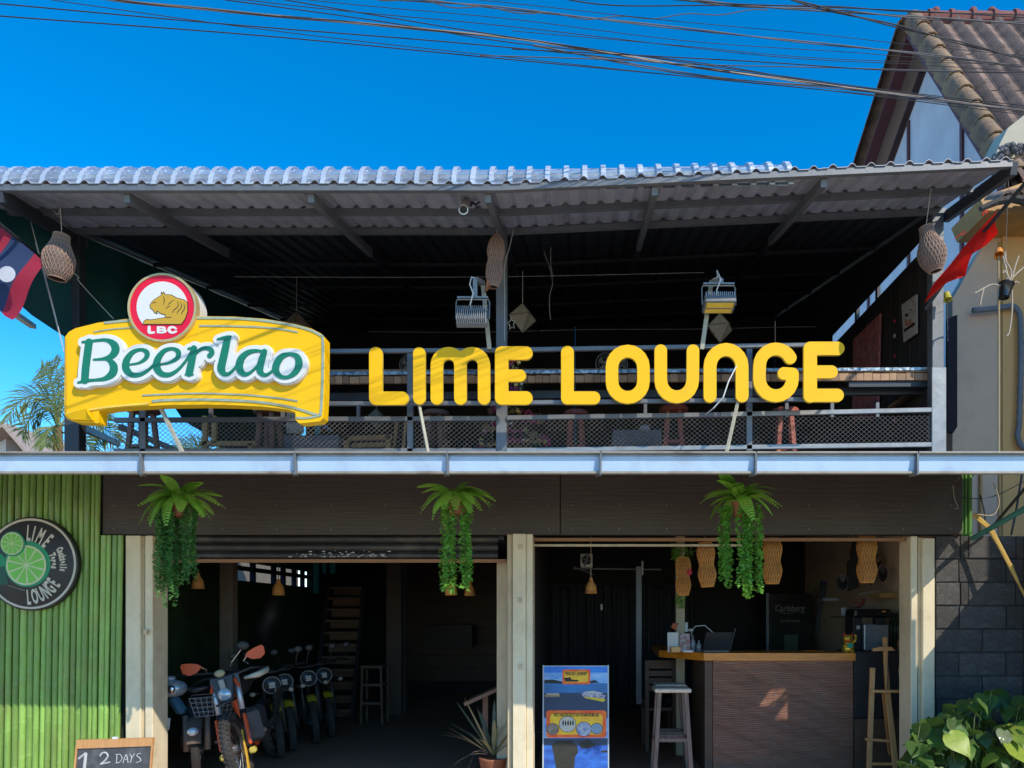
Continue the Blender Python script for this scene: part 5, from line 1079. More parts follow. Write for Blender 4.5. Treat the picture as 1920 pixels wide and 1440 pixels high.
for i,(px,py,rx,ry,lab) in enumerate(((1579,1092,11,16,'dim round black disc sign left of the hanging gourd lantern'),(1654,1076,10,17,'round black and pink disc sign right of the hanging gourd lantern'))):
    t=thing('round_disc_sign',lab,'sign',P(px,py,ys)); c=P(px,py,ys); k=s1(1,ys); Rm=Matrix(((rx*k,0,0),(0,0,-.03),(0,ry*k,0)))
    MB().lathe([(.001,.4),(1,.4),(1,-.4)],c,28,Rm,cap=False).part('disc',BLACKG,t); MB().lathe([(.9,.5),(1.0,.5)],c,28,Rm,cap=False).part('rim',M('rim_pink' if i else 'rim_dark',(.45,.28,.34) if i else (.15,.12,.13),.5),t)
    MB().lathe([(.001,.55),(.5,.55)],c+V(0,0,.05),20,Rm,cap=False).part('inner_print',M('disc_print',(.12,.1,.12),.5,c2=(.04,.04,.04),scale=40),t)
def flat(name,lab,cat,pts,y,m,th=.03): 
    return MB().prism([P(a,b,y) for a,b in pts],(0,th,0)).solo(name,m,lab,cat)
flat('black_cutout','tall jagged black cut-out shape behind the rightmost gourd lantern','ornament',[(1600,1012),(1612,1010),(1612,1100),(1590,1110),(1589,1053),(1598,1046),(1595,1040)],ys+.2,BLACK)
flat('black_cutout','small jagged black cut-out right of the rightmost gourd lantern','ornament',[(1638,1030),(1647,1040),(1638,1052),(1650,1055),(1654,1050),(1650,1062),(1638,1080),(1634,1098),(1634,1030)],ys+.2,BLACK)
flat('black_guitar_shape','slim black slanted shape hung on the tan wall by the fridge','ornament',[(1540,1088),(1552,1090),(1548,1120),(1540,1150),(1536,1190),(1528,1188),(1532,1150),(1536,1120)],2.2,BLACK)
cm=thing('coffee_machine','dark espresso machine with steel front at the right end of the bar','machine',(PX(1635,1.2),1.2,zt)); y=1.25
MB().box(PX(1603,y),PX(1672,y),y,y+.3,PZ(1158,y),PZ(1142,y),0,.02).part('upper_body',BLACKG,cm); MB().box(PX(1622,y),PX(1668,y),y+.02,y+.3,zt,PZ(1170,y),0,.01).part('steel_panel',M('brushed_steel',(.5,.56,.62),.3,.6,c2=(.3,.36,.42),scale=3),cm); MB().box(PX(1603,y),PX(1620,y),y+.05,y+.3,zt,PZ(1155,y),0,.01).part('side_column',BLACK,cm)
MB().box(PX(1642,y),PX(1660,y),y-.03,y+.1,PZ(1172,y),PZ(1158,y),0,.01).part('brew_group',BLACK,cm); MB().box(PX(1651,y),PX(1658,y),y-.036,y-.031,PZ(1148,y),PZ(1145,y)).part('indicator_lamp',M('amber',(.7,.3,.08),.4),cm); MB().box(PX(1609,y),PX(1615,y),y+.04,y+.049,PZ(1180,y),PZ(1173,y)).part('label_plate',PAPERW,cm)
MB().bar(P(1608,1114,1.4),P(1646,1108,1.4),.015,.01).solo('steel_strip',LIT_STEEL,'thin slanted steel strip under the rightmost gourd lantern','strip')
MB().tube([P(1604,1128,1.5),P(1610,1138,1.5),P(1618,1132,1.5),P(1620,1122,1.5)],.02,7).solo('red_jug',M('dark_red_glaze',(.25,.04,.04),.35),'dark red jug handle above the espresso machine','jug',smooth=True)
for i,px in enumerate((1690,1701)):
    MB().tube([P(px-4,1222,1.0),P(px-6,1205,1.0),P(px,1192,1.0),P(px+5,1205,1.0),P(px+3,1222,1.0)],.012,6).solo('copper_ornament',RUSTW,('copper wire ornament on the cabinet, nearer the easel','copper wire ornament on the cabinet, against the jamb')[i],'ornament')
MB().ball(P(1706,1215,.9),(.1,.08,.03),10,6).solo('brown_bowl',RUSTW,'low brown bowl on the black cabinet right of the easel','bowl')
for i,(px,hh) in enumerate(((1672,.34),(1679,.3),(1685,.36))): MB().tube([P(px,1215,1.35),P(px-1,1180,1.35),P(px+2,1150,1.35)],.014,6).solo('green_bottle',M('bottle_green',(.03,.06,.03),.25),('tall dark bottle nearest the espresso machine','middle dark bottle right of the espresso machine','dark bottle nearest the right jamb')[i],'bottle',smooth=True)
# post inside bar room, curtain, fan, trailing plant on post
MB().box(PX(1268,1.7),PX(1284,1.7),1.7,1.8,0,ZC).solo('cream_post',CREAM2,'slim cream post rising at the left end of the bar','post')
MB().box(PX(1284.5,1.7),PX(1290,1.7),1.7,1.75,PZ(1185,1.7),PZ(1167,1.7),0,.004).solo('socket_box',WHITE,'small white socket box on the cream post','socket')
MB().box(PX(1193,2.2),PX(1203,2.2),2.2,2.28,PZ(1320,2.2),PZ(1062,2.2)).solo('steel_post',GREY_STEEL,'thin grey post before the black curtain','post')
MB().box(PX(1203,2.2),PX(1206,2.2),2.18,2.24,PZ(1078,2.2),PZ(1052,2.2)).solo('post_bracket',LIT_STEEL,'small bright bracket at the top of the thin grey post','bracket')
cu_=MB(); vs=[]; N=150; x0,x1=PX(1010,4.6),PX(1262,4.6)+.3
for i in range(N+1):
    x=x0+(x1-x0)*i/N; w_=.035*math.sin(i*.75)+.02*math.sin(i*.31+1); vs+=[(x,4.6+w_,.25),(x,4.6+w_*.7,PZ(1100,4.6)+.02*math.sin(i*.2))]
cu_.add(vs,[(2*i,2*i+2,2*i+3,2*i+1) for i in range(N)]); cu_.solo('black_curtain',M('curtain_black',(.045,.045,.048),.8,0,c2=(.02,.02,.022),scale=4,stretch=(6,6,.3)),'black pleated curtain across the back of the bar room','curtain',smooth=True)
MB().tube([(x0,4.57,PZ(1098,4.6)),(x1,4.57,PZ(1098,4.6))],.015,8).solo('curtain_rail',DARK_STEEL,'dark rail carrying the black pleated curtain','rail')
MB().tube([P(1075,1066,2.6),P(1180,1067,2.6),P(1240,1068,2.6)],.012,6).solo('ceiling_pipe',GREY_STEEL,'thin level pipe under the ceiling of the bar room','pipe')
wf=thing('wall_fan','white wall fan with tilted arm hanging in the dark bar room','fan',P(1100,1055,2.4)); y=2.4
MB().box(PX(1088,y),PX(1111,y),y,y+.06,PZ(1064,y),PZ(1038,y),0,.01).part('housing',WHITE,wf); MB().lathe([(.001,.02),(.055,.02),(.06,0)],P(1100,1050,y),20,RX,cap=False).part('motor_cover',BLACK,wf); MB().bar(P(1075,1062,y-.02),P(1114,1078,y-.1),.03,.012).part('fan_arm',GREY_STEEL,wf)
for k in range(4): a_=k*1.57+.3; MB().bar(P(1100,1050,y-.03),P(1100+12*math.cos(a_),1050+12*math.sin(a_),y-.03),.02,.006).part('blade',GREY_STEEL,wf)
MB().box(PX(1126,4.4),PX(1130,4.4),4.4,4.42,PZ(1144,4.4),PZ(1133,4.4)).solo('wall_switch',WHITE,'tiny bright white tag on the black curtain','tag')
vn=MB(); rr=random.Random(8)
for k in range(420):
    u=rr.random(); seg=rr.random(); px=1262+rr.random()**2*38 if seg<.7 else 1272+rr.uniform(-3,10); py=1018+rr.random()*30 if seg<.7 else 1110+rr.random()*30
    o=P(px,py,1.6+rr.uniform(-.05,.1)); d=V(rr.uniform(-1,1),rr.uniform(-.6,.3),rr.uniform(-1,.2)).normalized()*.035; sd=V(rr.uniform(-1,1),rr.uniform(-1,1),rr.uniform(-1,1)).normalized()*.01; vn.add([o,o+d*.5+sd,o+d,o+d*.5-sd],[(0,1,2,3)])
vn.solo('artificial_vine',IVY,'dark trailing vine wound round the top of the cream post','vine',kind='stuff')
MB().tube([P(1260,1178,1.05),P(1264,1170,1.05),P(1270,1168,1.05),P(1264,1180,1.05)],.018,6).solo('orange_ornament',M('orange_glaze',(.4,.12,.06),.5),'curved orange ornament above the white menu card','ornament',smooth=True)
# bar stools, chair
def stool(name,label,c,w_,h,m,ms,group,spl=.06,th=.035,legw=.035,sub_z=(.35,)):
    t=thing(name,label,'stool',c,group); c=V(*c); hw=w_/2
    MB().obox(c+V(0,0,h-th/2),(w_,w_*.8,th),Matrix.Identity(3),0,.01).part('seat',ms,t)
    L={}
    for sx in (-1,1):
        for sy in (-1,1):
            a=c+V(sx*(hw-.05),sy*(hw*.8-.05),h-th); b=c+V(sx*(hw-.05+spl),sy*(hw*.8-.05+spl*.6),0); MB().bar(a,b,legw,legw,0,(0,1,0),.003).part('leg',m,t); L[sx,sy]=(a,b)
    for z in sub_z:
        for (p,q) in (((-1,-1),(1,-1)),((1,-1),(1,1)),((1,1),(-1,1)),((-1,1),(-1,-1))):
            f=1-(z/(h-th)); MB().bar(L[p][0].lerp(L[p][1],f),L[q][0].lerp(L[q][1],f),.022,.035).part('stretcher',m,t)
    return t
y=.75; stool('bar_stool','nearer wooden bar stool with pale seat at the left of the bar',(PX(1259,y),y,.012),s1(68,y),PZ(1291,y),STOOLW,SEATW,'bar stools left of the counter',.05,.04,.042)
y=1.15; stool('bar_stool','farther bar stool whose pale seat shows behind the nearer one',(PX(1256,y),y,.012),s1(58,y),PZ(1284,y),STOOLW,SEATW,'bar stools left of the counter',.07,.04)
wc=thing('wooden_chair','slatted wooden armchair standing behind the bar stools','chair',(PX(1240,1.9),1.9,.0)); y=1.9
for px in (1213,1264): MB().bar((PX(px,y),y,.0),(PX(px,y),y,PZ(1240,y)),.05,.05,0,(0,1,0),.004).part('leg',BROWNW,wc); MB().bar((PX(px,y),y+.5,.0),(PX(px,y),y+.5,.55),.05,.05,0,(0,1,0),.004).part('leg',BROWNW,wc)
for k in range(4): MB().box(PX(1216,y),PX(1262,y),y-.01,y+.02,PZ(1254+k*14,y),PZ(1243+k*14,y),0,.003).part('slat',BROWNW,wc)
MB().box(PX(1210,y),PX(1266,y),y,y+.5,.48,.52,0,.004).part('seat',BROWNW,wc); MB().box(PX(1210,y),PX(1266,y),y-.02,y+.03,PZ(1243,y),PZ(1238,y)).part('top_rail',BROWNW,wc)
# poster board
yb=.28; pb=thing('tour_poster','tall blue poster of lake boats and orange banners leaning by the middle pillar','poster',(PX(1080,yb),yb,0))
def Q(px,py,l=0.0): v=P(px,py,yb); v.y+=(v.z)*.06-l; return v
L0,R0,T0=1018,1141,1249
MB().prism([Q(L0,T0),Q(R0,T0),Q(R0,1484),Q(L0,1484)],(0,.02,0)).part('backing',PAPERW,pb)
def pp(pts,m,l,name='print_panel'): 
    return MB().prism([Q(a,b,l) for a,b in pts],(0,.0004,0)).part(name,m,pb)
def rect(x0,y0,x1,y1): return [(x0,y0),(x1,y0),(x1,y1),(x0,y1)]
BL=[M('print_sky',(.04,.38,.9),.5,0,c2=(.03,.1,.65),scale=3,stretch=(1,1,3)),M('print_cloud',(.4,.65,.9),.5,0,c2=(.03,.25,.75),scale=5,stretch=(1,1,3)),M('print_lake',(.03,.25,.6),.5,0,c2=(.04,.1,.3),scale=3,stretch=(1,1,5)),M('print_lake_dark',(.03,.06,.13),.5,0,c2=(.02,.04,.08),scale=3,stretch=(1,1,5)),M('print_lake_deep',(.04,.2,.7),.5,0,c2=(.01,.03,.25),scale=4,stretch=(1,1,3)),M('print_hill',(.025,.03,.025),.6)]
pp(rect(L0+1.5,T0+1.5,R0-1.5,1262),BL[0],.001); pp(rect(L0+1.5,1262,R0-1.5,1282),BL[1],.001); pp(rect(L0+1.5,1282,R0-1.5,1300),BL[2],.001); pp(rect(L0+1.5,1300,R0-1.5,1347),BL[3],.001); pp(rect(L0+1.5,1347,R0-1.5,1385),BL[1],.001); pp(rect(L0+1.5,1385,R0-1.5,1398),BL[3],.001); pp(rect(L0+1.5,1398,R0-1.5,1484),BL[4],.001)
pp([(L0+2,1276),(1036,1275),(1054,1279),(1054,1283),(L0+2,1282)],BL[5],.0016); pp([(1106,1278),(1116,1276),(1124,1281),(1106,1282)],BL[5],.0016)
OR=M('banner_orange',(.95,.25,.02),.5,0,c2=(.85,.05,.01),scale=14); YL=M('banner_yellow',(.95,.75,.03),.5,0,c2=(.95,.4,.02),scale=10)
def rr_poly(x0,y0,x1,y1,r_): 
    o_=[]
    for cx_,cy_,a0 in ((x1-r_,y0+r_,-90),(x1-r_,y1-r_,0),(x0+r_,y1-r_,90),(x0+r_,y0+r_,180)):
        for k in range(5): a_=R(a0+k*22.5); o_.append((cx_+r_*math.cos(a_),cy_+r_*math.sin(a_)))
    return o_
pp(rr_poly(1054,1256,1107,1284,4),OR,.002,'banner_print'); pp(rr_poly(1058,1260,1103,1280,5),YL,.003,'banner_print'); pp(rr_poly(1024,1333,1137,1384,5),OR,.002,'banner_print'); pp(rr_poly(1031,1339,1130,1378,8),YL,.003,'banner_print')
pp([(1057,1272),(1070,1271),(1071,1275),(1085,1276),(1084,1279),(1060,1279)],INK,.004,'boat_print')
pp([(1021,1304),(1048,1302),(1050,1307),(1022,1308)],M('boat_tan',(.45,.3,.15),.5),.003,'boat_print'); pp([(1024,1301),(1048,1301),(1048,1303),(1024,1303)],PAPERW,.004,'boat_print')
pp([(1094,1306),(1133,1311),(1136,1314),(1131,1317),(1097,1310)],M('boat_yellow',(.8,.6,.02),.5),.003,'boat_print'); pp([(1090,1302),(1100,1297),(1120,1299),(1136,1305),(1133,1311),(1094,1307)],M('boat_purple',(.12,.08,.2),.5,c2=(.6,.6,.65),scale=120,contrast=(.45,.55)),.0035,'boat_print'); pp([(1094,1299),(1112,1296),(1130,1300),(1130,1302),(1094,1301)],PAPERW,.004,'boat_print')
for cx_,cy_,r_,c1,c2 in ((1036,1368,12,(.35,.3,.25),(.15,.12,.1)),(1064,1359,16.5,(.35,.5,.6),(.75,.6,.35)),(1095,1368,15,(.1,.2,.45),(.6,.6,.62)),(1119,1367,11.5,(.15,.35,.5),(.3,.35,.4))):
    n=24; pp([(cx_+r_*math.cos(k*6.2832/n),cy_+r_*.93*math.sin(k*6.2832/n)) for k in range(n)],INK,.0035,'photo_print'); pp([(cx_+(r_-1)*math.cos(k*6.2832/n),cy_+(r_-1)*.93*math.sin(k*6.2832/n)) for k in range(n)],M('photo_print_%d'%cx_,c1,.5,0,c2=c2,scale=30),.0045,'photo_print')
for k in range(5): pp([(1054+k*4.6,1356),(1056+k*4.6,1350+(k%2)),(1057.5+k*4.6,1356),(1057+k*4.6,1361),(1055+k*4.6,1361)],INK,.0055,'figure_print')
pp([(1034,1398),(1044,1390),(1070,1389),(1082,1398),(1084,1412),(1078,1420),(1076,1450),(1044,1450),(1038,1415)],M('print_tree',(.04,.045,.03),.7,c2=(.015,.015,.012),scale=60),.002,'island_print'); pp([(1086,1392),(1104,1388),(1118,1398),(1104,1404),(1088,1403)],BL[5],.002,'island_print'); pp([(1128,1408),(1141-2,1407),(1139,1412),(1126,1411)],BL[5],.002,'island_print')
mb=MB().text("PENG BO's JOURNEY",Q(1080.5,1267,.004),.044,depth=.001,sx=.5,align='CENTER',bold=.001); mb.part('lettering',INK,pb)
MB().text('PARTY AND FISH BOATS ON THE NAM NGUM LAKE',Q(1080.5,1344.5,.004),.045,depth=.001,sx=.4,align='CENTER',bold=.001).part('lettering',INK,pb)
for x_ in (L0,R0): MB().prism([Q(x_-1,T0-1,.003),Q(x_+1,T0-1,.003),Q(x_+1,1484,.003),Q(x_-1,1484,.003)],(0,.02,0)).part('frame_strip',M('light_trim',(.55,.65,.7),.4),pb)
# ---------------------------------------------------------------- garage bits
lt=thing('lectern','sloping brown wooden menu lectern by the middle pillar','lectern',(PX(908,.7),.7,0)); y=.7
MB().prism([P(869,1318,y),P(872,1324,y),P(945,1291,y),P(945,1284,y)],(0,.42,0)).part('sloping_top',M('lectern_wood',(.3,.15,.09),.55,c2=(.2,.09,.055),scale=6),lt); MB().box(PX(905,y+.15),PX(915,y+.15),y+.15,y+.21,0,PZ(1306,y+.15)).part('post',M('lectern_wood'),lt); MB().box(PX(892,y+.1),PX(930,y+.1),y+.0,y+.34,.012,.05).part('foot',M('lectern_wood'),lt)
sr=thing('step_shelf','small dim wooden step shelf before the garage column','shelf',(PX(698,4.0),4.0,0)); y=4.0
for px in (677,717): MB().bar((PX(px,y),y,0),(PX(px,y)+(.02 if px<700 else -.02),y,PZ(1248,y)),.03,.03).part('leg',BROWNW,sr); MB().bar((PX(px,y),y+.3,0),(PX(px,y),y+.3,PZ(1248,y)),.03,.03).part('leg',BROWNW,sr)
for py in (1250,1284,1318): MB().box(PX(677,y),PX(717,y),y-.02,y+.32,PZ(py+3,y),PZ(py-2,y)).part('shelf_board',BROWNW,sr)
MB().box(PX(795,7.5),PX(885,7.5),7.5,7.9,PZ(1215,7.5),PZ(1172,7.5)).solo('wall_cabinet',M('cabinet_dark',(.05,.04,.035),.6),'dim dark box cabinet on the garage back wall','cabinet')
MB().tube([P(516,1120,3.2),P(505,1160,3.2),P(492,1180,3.2),P(500,1215,3.2)],[.12,.16,.14,.05],9).solo('punch_bag',BLACK,'black cloth bundle hanging in the garage','bundle',smooth=True)
# spiky pot plant
yp=thing('spiky_plant','potted spiky plant with dry grey leaves at the foot of the middle pillar','plant',(PX(925,.25),.25,0)); y=.25; YUC=M('yucca_leaf',(.13,.17,.07),.6,c2=(.3,.27,.2),scale=9,trans=.15); rr=random.Random(12); c=V(PX(925,y),y,.28)
MB().lathe([(.09,0),(.13,.24),(.14,.26),(.11,.25)],(c.x,y,.012),16).part('pot',TERRA,yp,smooth=True)
def blade(base,dirv,L_,w_,droop,m,parent):
    vs=[]; n=7
    sd=dirv.cross(V(0,0,1)); sd=sd.normalized() if sd.length>.01 else V(1,0,0)
    for i in range(n+1):
        t=i/n; p=base+dirv*L_*t+V(0,0,-droop*L_*t*t); ww=w_*(math.sin(math.pi*(.12+.88*t))**.7 if t<1 else .02); vs+=[p-sd*ww,p+sd*ww+V(0,0,.0)]
    return MB().add(vs,[(2*i,2*i+1,2*i+3,2*i+2) for i in range(n)]).part('leaf',m,parent,smooth=True)
for k in range(26):
    a_=k*2.4; el=rr.uniform(.5,1.4); d=V(math.cos(a_)*math.cos(el),math.sin(a_)*math.cos(el)*.6,math.sin(el)).normalized(); blade(c,d,rr.uniform(.4,.72),.018,rr.uniform(.0,.35),YUC,yp)
for a_,el,dr in ((3.0,.7,1.1),(3.3,.4,.8),(2.8,1.0,1.3)): d=V(math.cos(a_)*math.cos(el),0,math.sin(el)); blade(c,d,.55,.012,dr,DRY,yp)
# ---------------------------------------------------------------- big leaved bush bottom right
LEAF=M('bush_leaf',(.11,.2,.035),.42,0,c2=(.05,.115,.03),scale=7,rnd=.4,trans=.25,coat=.15,bump=.3,bscale=18); LEAFY=M('bush_leaf_bright',(.36,.42,.05),.45,0,c2=(.2,.32,.04),scale=7,rnd=.2,trans=.3)
def leaf_mesh(name,m,curl,seed):
    rr=random.Random(seed); out=[(0,.06),(-.02,.2),(.1,.38),(.3,.46),(.52,.4),(.75,.24),(.92,.08),(1,0)]; vs=[]; fs=[]
    xs=[.06,.1,.2,.35,.52,.75,.92,1.05]
    for i,(u,w_) in enumerate(out):
        x=xs[i]; z=-curl*x*x
        vs.append((x,0,z-.0))
        for s_ in (-1,1):
            vs.append((u,s_*w_*.55,z+.1*w_+.012*math.sin(i*2.1))); vs.append((u-.03,s_*w_,z+.03*math.sin(i*1.7+s_)+.1*w_))
    n=5
    for i in range(len(out)-1):
        a=i*n; b=a+n
        fs+=[(a,b,b+1,a+1),(a+1,b+1,b+2,a+2),(b,a,a+3,b+3),(b+3,a+3,a+4,b+4)]
    me=bpy.data.meshes.new(name); me.from_pydata(vs,[],fs); me.materials.append(m); me.polygons.foreach_set('use_smooth',[True]*len(fs)); return me
LM=[leaf_mesh('leaf',LEAF,.18,1),leaf_mesh('leaf',LEAF,.35,2),leaf_mesh('leaf',LEAFY,.25,3)]
bu=thing('leafy_bush','bush of large heart-shaped green leaves in the bottom right corner','bush',P(1820,1480,-.75)); bu.location.z=0; bo=bu.location.copy(); rr=random.Random(21)
stems=MB(); prof=lambda px: 1385-105*max(0,min(1,(px-1690)/150))**.6+8*math.sin(px*.09)
for k in range(230):
    px=rr.uniform(1700,1965); tp=prof(px); py=tp+16+rr.random()**1.3*(1500-tp); y=-.75+rr.uniform(-.32,.3)-(py-1380)*.0012; o=P(px,py,y); Lf=rr.uniform(.11,.215)
    az=rr.uniform(0,6.28); 
    if rr.random()<.65: az=rr.choice((-1.57,-1.57,3.6,-.4,-.9))+rr.uniform(-.7,.7)
    pitch=rr.uniform(.1,1.15); bright=(px>1800 and rr.random()<.13) or rr.random()<.035
    link('leaf',LM[2] if bright else LM[rr.randrange(2)],bu,o-bo,Euler((rr.uniform(-.5,.5),pitch,az),'XYZ'),Lf)
    if k%2==0: stems.tube([V(bo.x+(o.x-bo.x)*.3,bo.y,.1),o+V(0,.05,-.15),o],.004,4,cap=False)
link('leaf',LM[0],bu,P(1716,1402,-1.0)-bo,Euler((.2,.75,3.3),'XYZ'),.2)
link('leaf',LM[2],bu,P(1778,1376,-1.1)-bo,Euler((.5,.6,-.9),'XYZ'),.22); link('leaf',LM[2],bu,P(1885,1392,-1.1)-bo,Euler((.3,.6,-.6),'XYZ'),.24); link('leaf',LM[2],bu,P(1905,1358,-1.0)-bo,Euler((.2,.5,-1.9),'XYZ'),.22)
stems.part('stems',M('bush_stem',(.15,.2,.07),.6),bu,kind='stuff')
# ---------------------------------------------------------------- upstairs furniture
def bstool(label,px,pt,pb_,wd,y,m=REDSTOOL):
    t=thing('round_stool',label,'stool',(PX(px,y),y,3.03),'high round stools upstairs'); c=V(PX(px,y),y,0); z1_=PZ(pt,y); r_=wd/2*s1(1,y); 
    MB().lathe([(r_*.94,-.05),(r_,-.045),(r_,-.008),(r_*.95,0),(.001,0)],(c.x,c.y,z1_),22).part('seat',m,t,smooth='auto')
    for k in range(4):
        a_=k*math.pi/2+.65; b0=V(c.x+r_*.55*math.cos(a_),c.y+r_*.55*math.sin(a_),z1_-.05); b1=V(c.x+r_*.95*math.cos(a_),c.y+r_*.95*math.sin(a_),3.03); MB().bar(b0,b1,.045,.045,0,(0,1,0),.003).part('leg',m,t)
    for k in range(4):
        a_=k*math.pi/2+.65; a2=a_+math.pi/2; q=r_*.75; MB().bar((c.x+q*math.cos(a_),c.y+q*math.sin(a_),3.3),(c.x+q*math.cos(a2),c.y+q*math.sin(a2),3.3),.02,.03).part('stretcher',m,t)
bstool('dim round stool at the far left behind the yellow sign foot',268,764,850,60,1.0,M('brown_stool',(.32,.17,.12),.6)); bstool('brown round stool left of the grey covered table',505,768,850,56,1.1,M('brown_stool'))
bstool('brown round stool right of the letter sign strut',818,772,850,48,1.2,M('brown_stool')); bstool('red stool right of the Christmas tree',1080,772,850,46,1.1); bstool('large red stool in front of the right covered table',1263,764,850,54,.8); bstool('red stool farthest right behind the mesh',1472,768,850,50,1.0)
def table(label,p0,p1,pt,y):
    t=thing('covered_table',label,'table',(PX((p0+p1)/2,y),y,3.03),'tables with grey cloths upstairs'); x0,x1=PX(p0,y),PX(p1,y); z=PZ(pt,y)
    for sx in (x0+.05,x1-.05):
        for sy in (y+.05,y+.55): MB().bar((sx,sy,3.03),(sx,sy,z-.02),.04,.04).part('leg',BROWNW,t)
    mb=MB(); n=48; per=[]
    for k in range(n):
        u=k/n*4; s_=int(u); f=u-s_; p=[(x0+(x1-x0)*f,y),(x1,y+.6*f),(x1-(x1-x0)*f,y+.6),(x0,y+.6-.6*f)][s_]; per.append(p)
    vs=[(a,b,z) for a,b in per]; cxm,cym=(x0+x1)/2,y+.3; low=[]
    for k,(a,b) in enumerate(per): w_=1+.05*math.sin(k*1.9)+.04; low.append((cxm+(a-cxm)*(w_+.02),cym+(b-cym)*(w_+.03),z-.3))
    mb.add(vs+low,[tuple(range(n))]+[(k,(k+1)%n,(k+1)%n+n,k+n) for k in range(n)]); mb.part('table_cloth',M('grey_cloth',(.3,.3,.34),.85,c2=(.24,.24,.27),scale=3),t,smooth=False)
    return t
table('table under a grey cloth behind the right foot of the yellow sign',533,634,816,1.3); table('table under a grey cloth behind the letters L and O',1150,1240,806,1.3)
MB().ball(P(1209,803,1.3),(.06,.04,.04),10,6).solo('napkin_flower',PAPERW,'small white napkin flower on the right covered table','napkin')
def frame_chair(label,pts,y,m=OCHREW,wd=.05):
    t=thing('wooden_frame_chair',label,'chair',P(pts[0][0][0],850,y)); t.location.z=3.03
    for a,b in pts: MB().bar(P(*a,y),P(*b,y),wd,.04,0,(0,1,0),.003).part('rail',m,t)
    for a,b in pts[:2]: MB().bar(P(*a,y+.45),P(*b,y+.45),wd,.04,0,(0,1,0),.003).part('rail',m,t)
    return t
frame_chair('pale wooden chair frame behind the left mesh under the yellow sign',[((385,780),(385,850)),((402,780),(402,832)),((375,832),(480,832)),((420,840),(420,850)),((470,832),(470,850))],1.0)
frame_chair('low square wooden chair frame between the covered table and the post',[((650,818),(650,850)),((728,816),(728,850)),((645,823),(735,820)),((660,836),(725,834))],.9)
frame_chair('leaning narrow wooden frame just left of the mesh post',[((745,785),(738,850)),((762,790),(755,850)),((742,785),(768,788))],1.1,wd=.03)
# Christmas tree
xt=thing('christmas_tree','small Christmas tree with tinsel and baubles behind the middle post','Christmas tree',(PX(965,.9),.9,3.03)); rr=random.Random(31); y0_=.9; c=V(PX(965,y0_),y0_,3.03); hh=PZ(668,y0_)-3.03
MB().tube([c,c+V(0,0,hh)],[.03,.01],6).part('trunk',BROWNW,xt); MB().lathe([(.12,0),(.15,.12),(.1,.12)],c,12).part('pot',GREY_STEEL,xt)
nd=MB()
for k in range(3800):
    t=rr.random()**.7; z=.1+(1-t)*(hh-.12); r_=.05+.34*t*rr.random()**.45; a_=rr.random()*6.283; o=c+V(r_*math.cos(a_),r_*math.sin(a_)*.8,z-r_*.25); d=V(math.cos(a_+rr.uniform(-.9,.9)),math.sin(a_),rr.uniform(-.6,.5)).normalized()*.05; sd=V(-d.y,d.x,0)*.09; nd.add([o-sd,o+sd,o+d],[(0,1,2)])
nd.part('needles',M('fir_needles',(.05,.12,.05),.7),xt,kind='stuff')
tin=MB()
for g in range(5):
    for k in range(300):
        t=(g+k/300)/5; z=hh*(1-t)*.92+.08; r_=.07+.34*t; a_=k/300*6.283*1.0; o=c+V(r_*math.cos(a_),-abs(r_*math.sin(a_))*.85 if True else 0,z+rr.uniform(-.02,.02)); d=V(*(rr.uniform(-1,1) for _ in range(3))).normalized()*.035; sd=d.orthogonal().normalized()*.004; tin.add([o-sd*2,o+sd*2,o+d*1.6],[(0,1,2)],(k//30+g)%2)
tin.part('tinsel',[M('tinsel_pink',(.8,.12,.35),.35,.2),M('tinsel_gold',(.8,.65,.3),.3,.3)],xt,kind='stuff')
for k in range(26):
    t=rr.random(); z=hh*(1-t)*.9+.08; r_=.08+.33*t; a_=rr.uniform(-2.9,-.2); MB().ball(c+V(r_*math.cos(a_),r_*math.sin(a_)*.85,z),.024,10,8).part('bauble',rr.choice((M('bauble_pink',(.9,.08,.35),.25,.0),M('bauble_gold',(.85,.65,.2),.25,.2),M('bauble_silver',(.5,.5,.5),.2,.7),M('bauble_red',(.5,.02,.02),.25,.2))),xt,smooth=True)
# fans / speakers upstairs
def rfan(label,px,py,r,y):
    t=thing('round_fan',label,'fan',P(px,py,y),'round wall fans upstairs'); c=P(px,py,y); k=s1(r,y)
    for rr_ in (1,.96,.7,.42): MB().tube([c+V(k*rr_*math.cos(a*.2618),-.02*(1-rr_)*4,k*rr_*1.15*math.sin(a*.2618)) for a in range(24)],.0035,4,closed=True).part('cage_ring',GREY_STEEL,t)
    for b in range(4): a_=b*1.57+.6; MB().prism([c,c+V(k*.8*math.cos(a_),0,k*.9*math.sin(a_)),c+V(k*.8*math.cos(a_+.7),.02,k*.9*math.sin(a_+.7))],(0,.006,0)).part('blade',M('blade_grey',(.18,.16,.14),.6),t)
    MB().lathe([(.001,.05),(k*.2,.04),(k*.22,-.03)],c,14,RX).part('hub',GREY_STEEL,t)
rfan('round caged fan behind the letter I',765,684,16,1.4); rfan('round caged fan left of the first letter O',1135,682,18,1.4); rfan('dim round fan seen through the first letter O',1165,683,12,1.6)
MB().prism([P(764,672,1.2),P(771,671,1.2),P(769,700,1.2),P(766,698,1.2)],(0,.02,0)).solo('pale_flap',PAPERW,'pale flap shining beside the round fan at the letter I','flap')
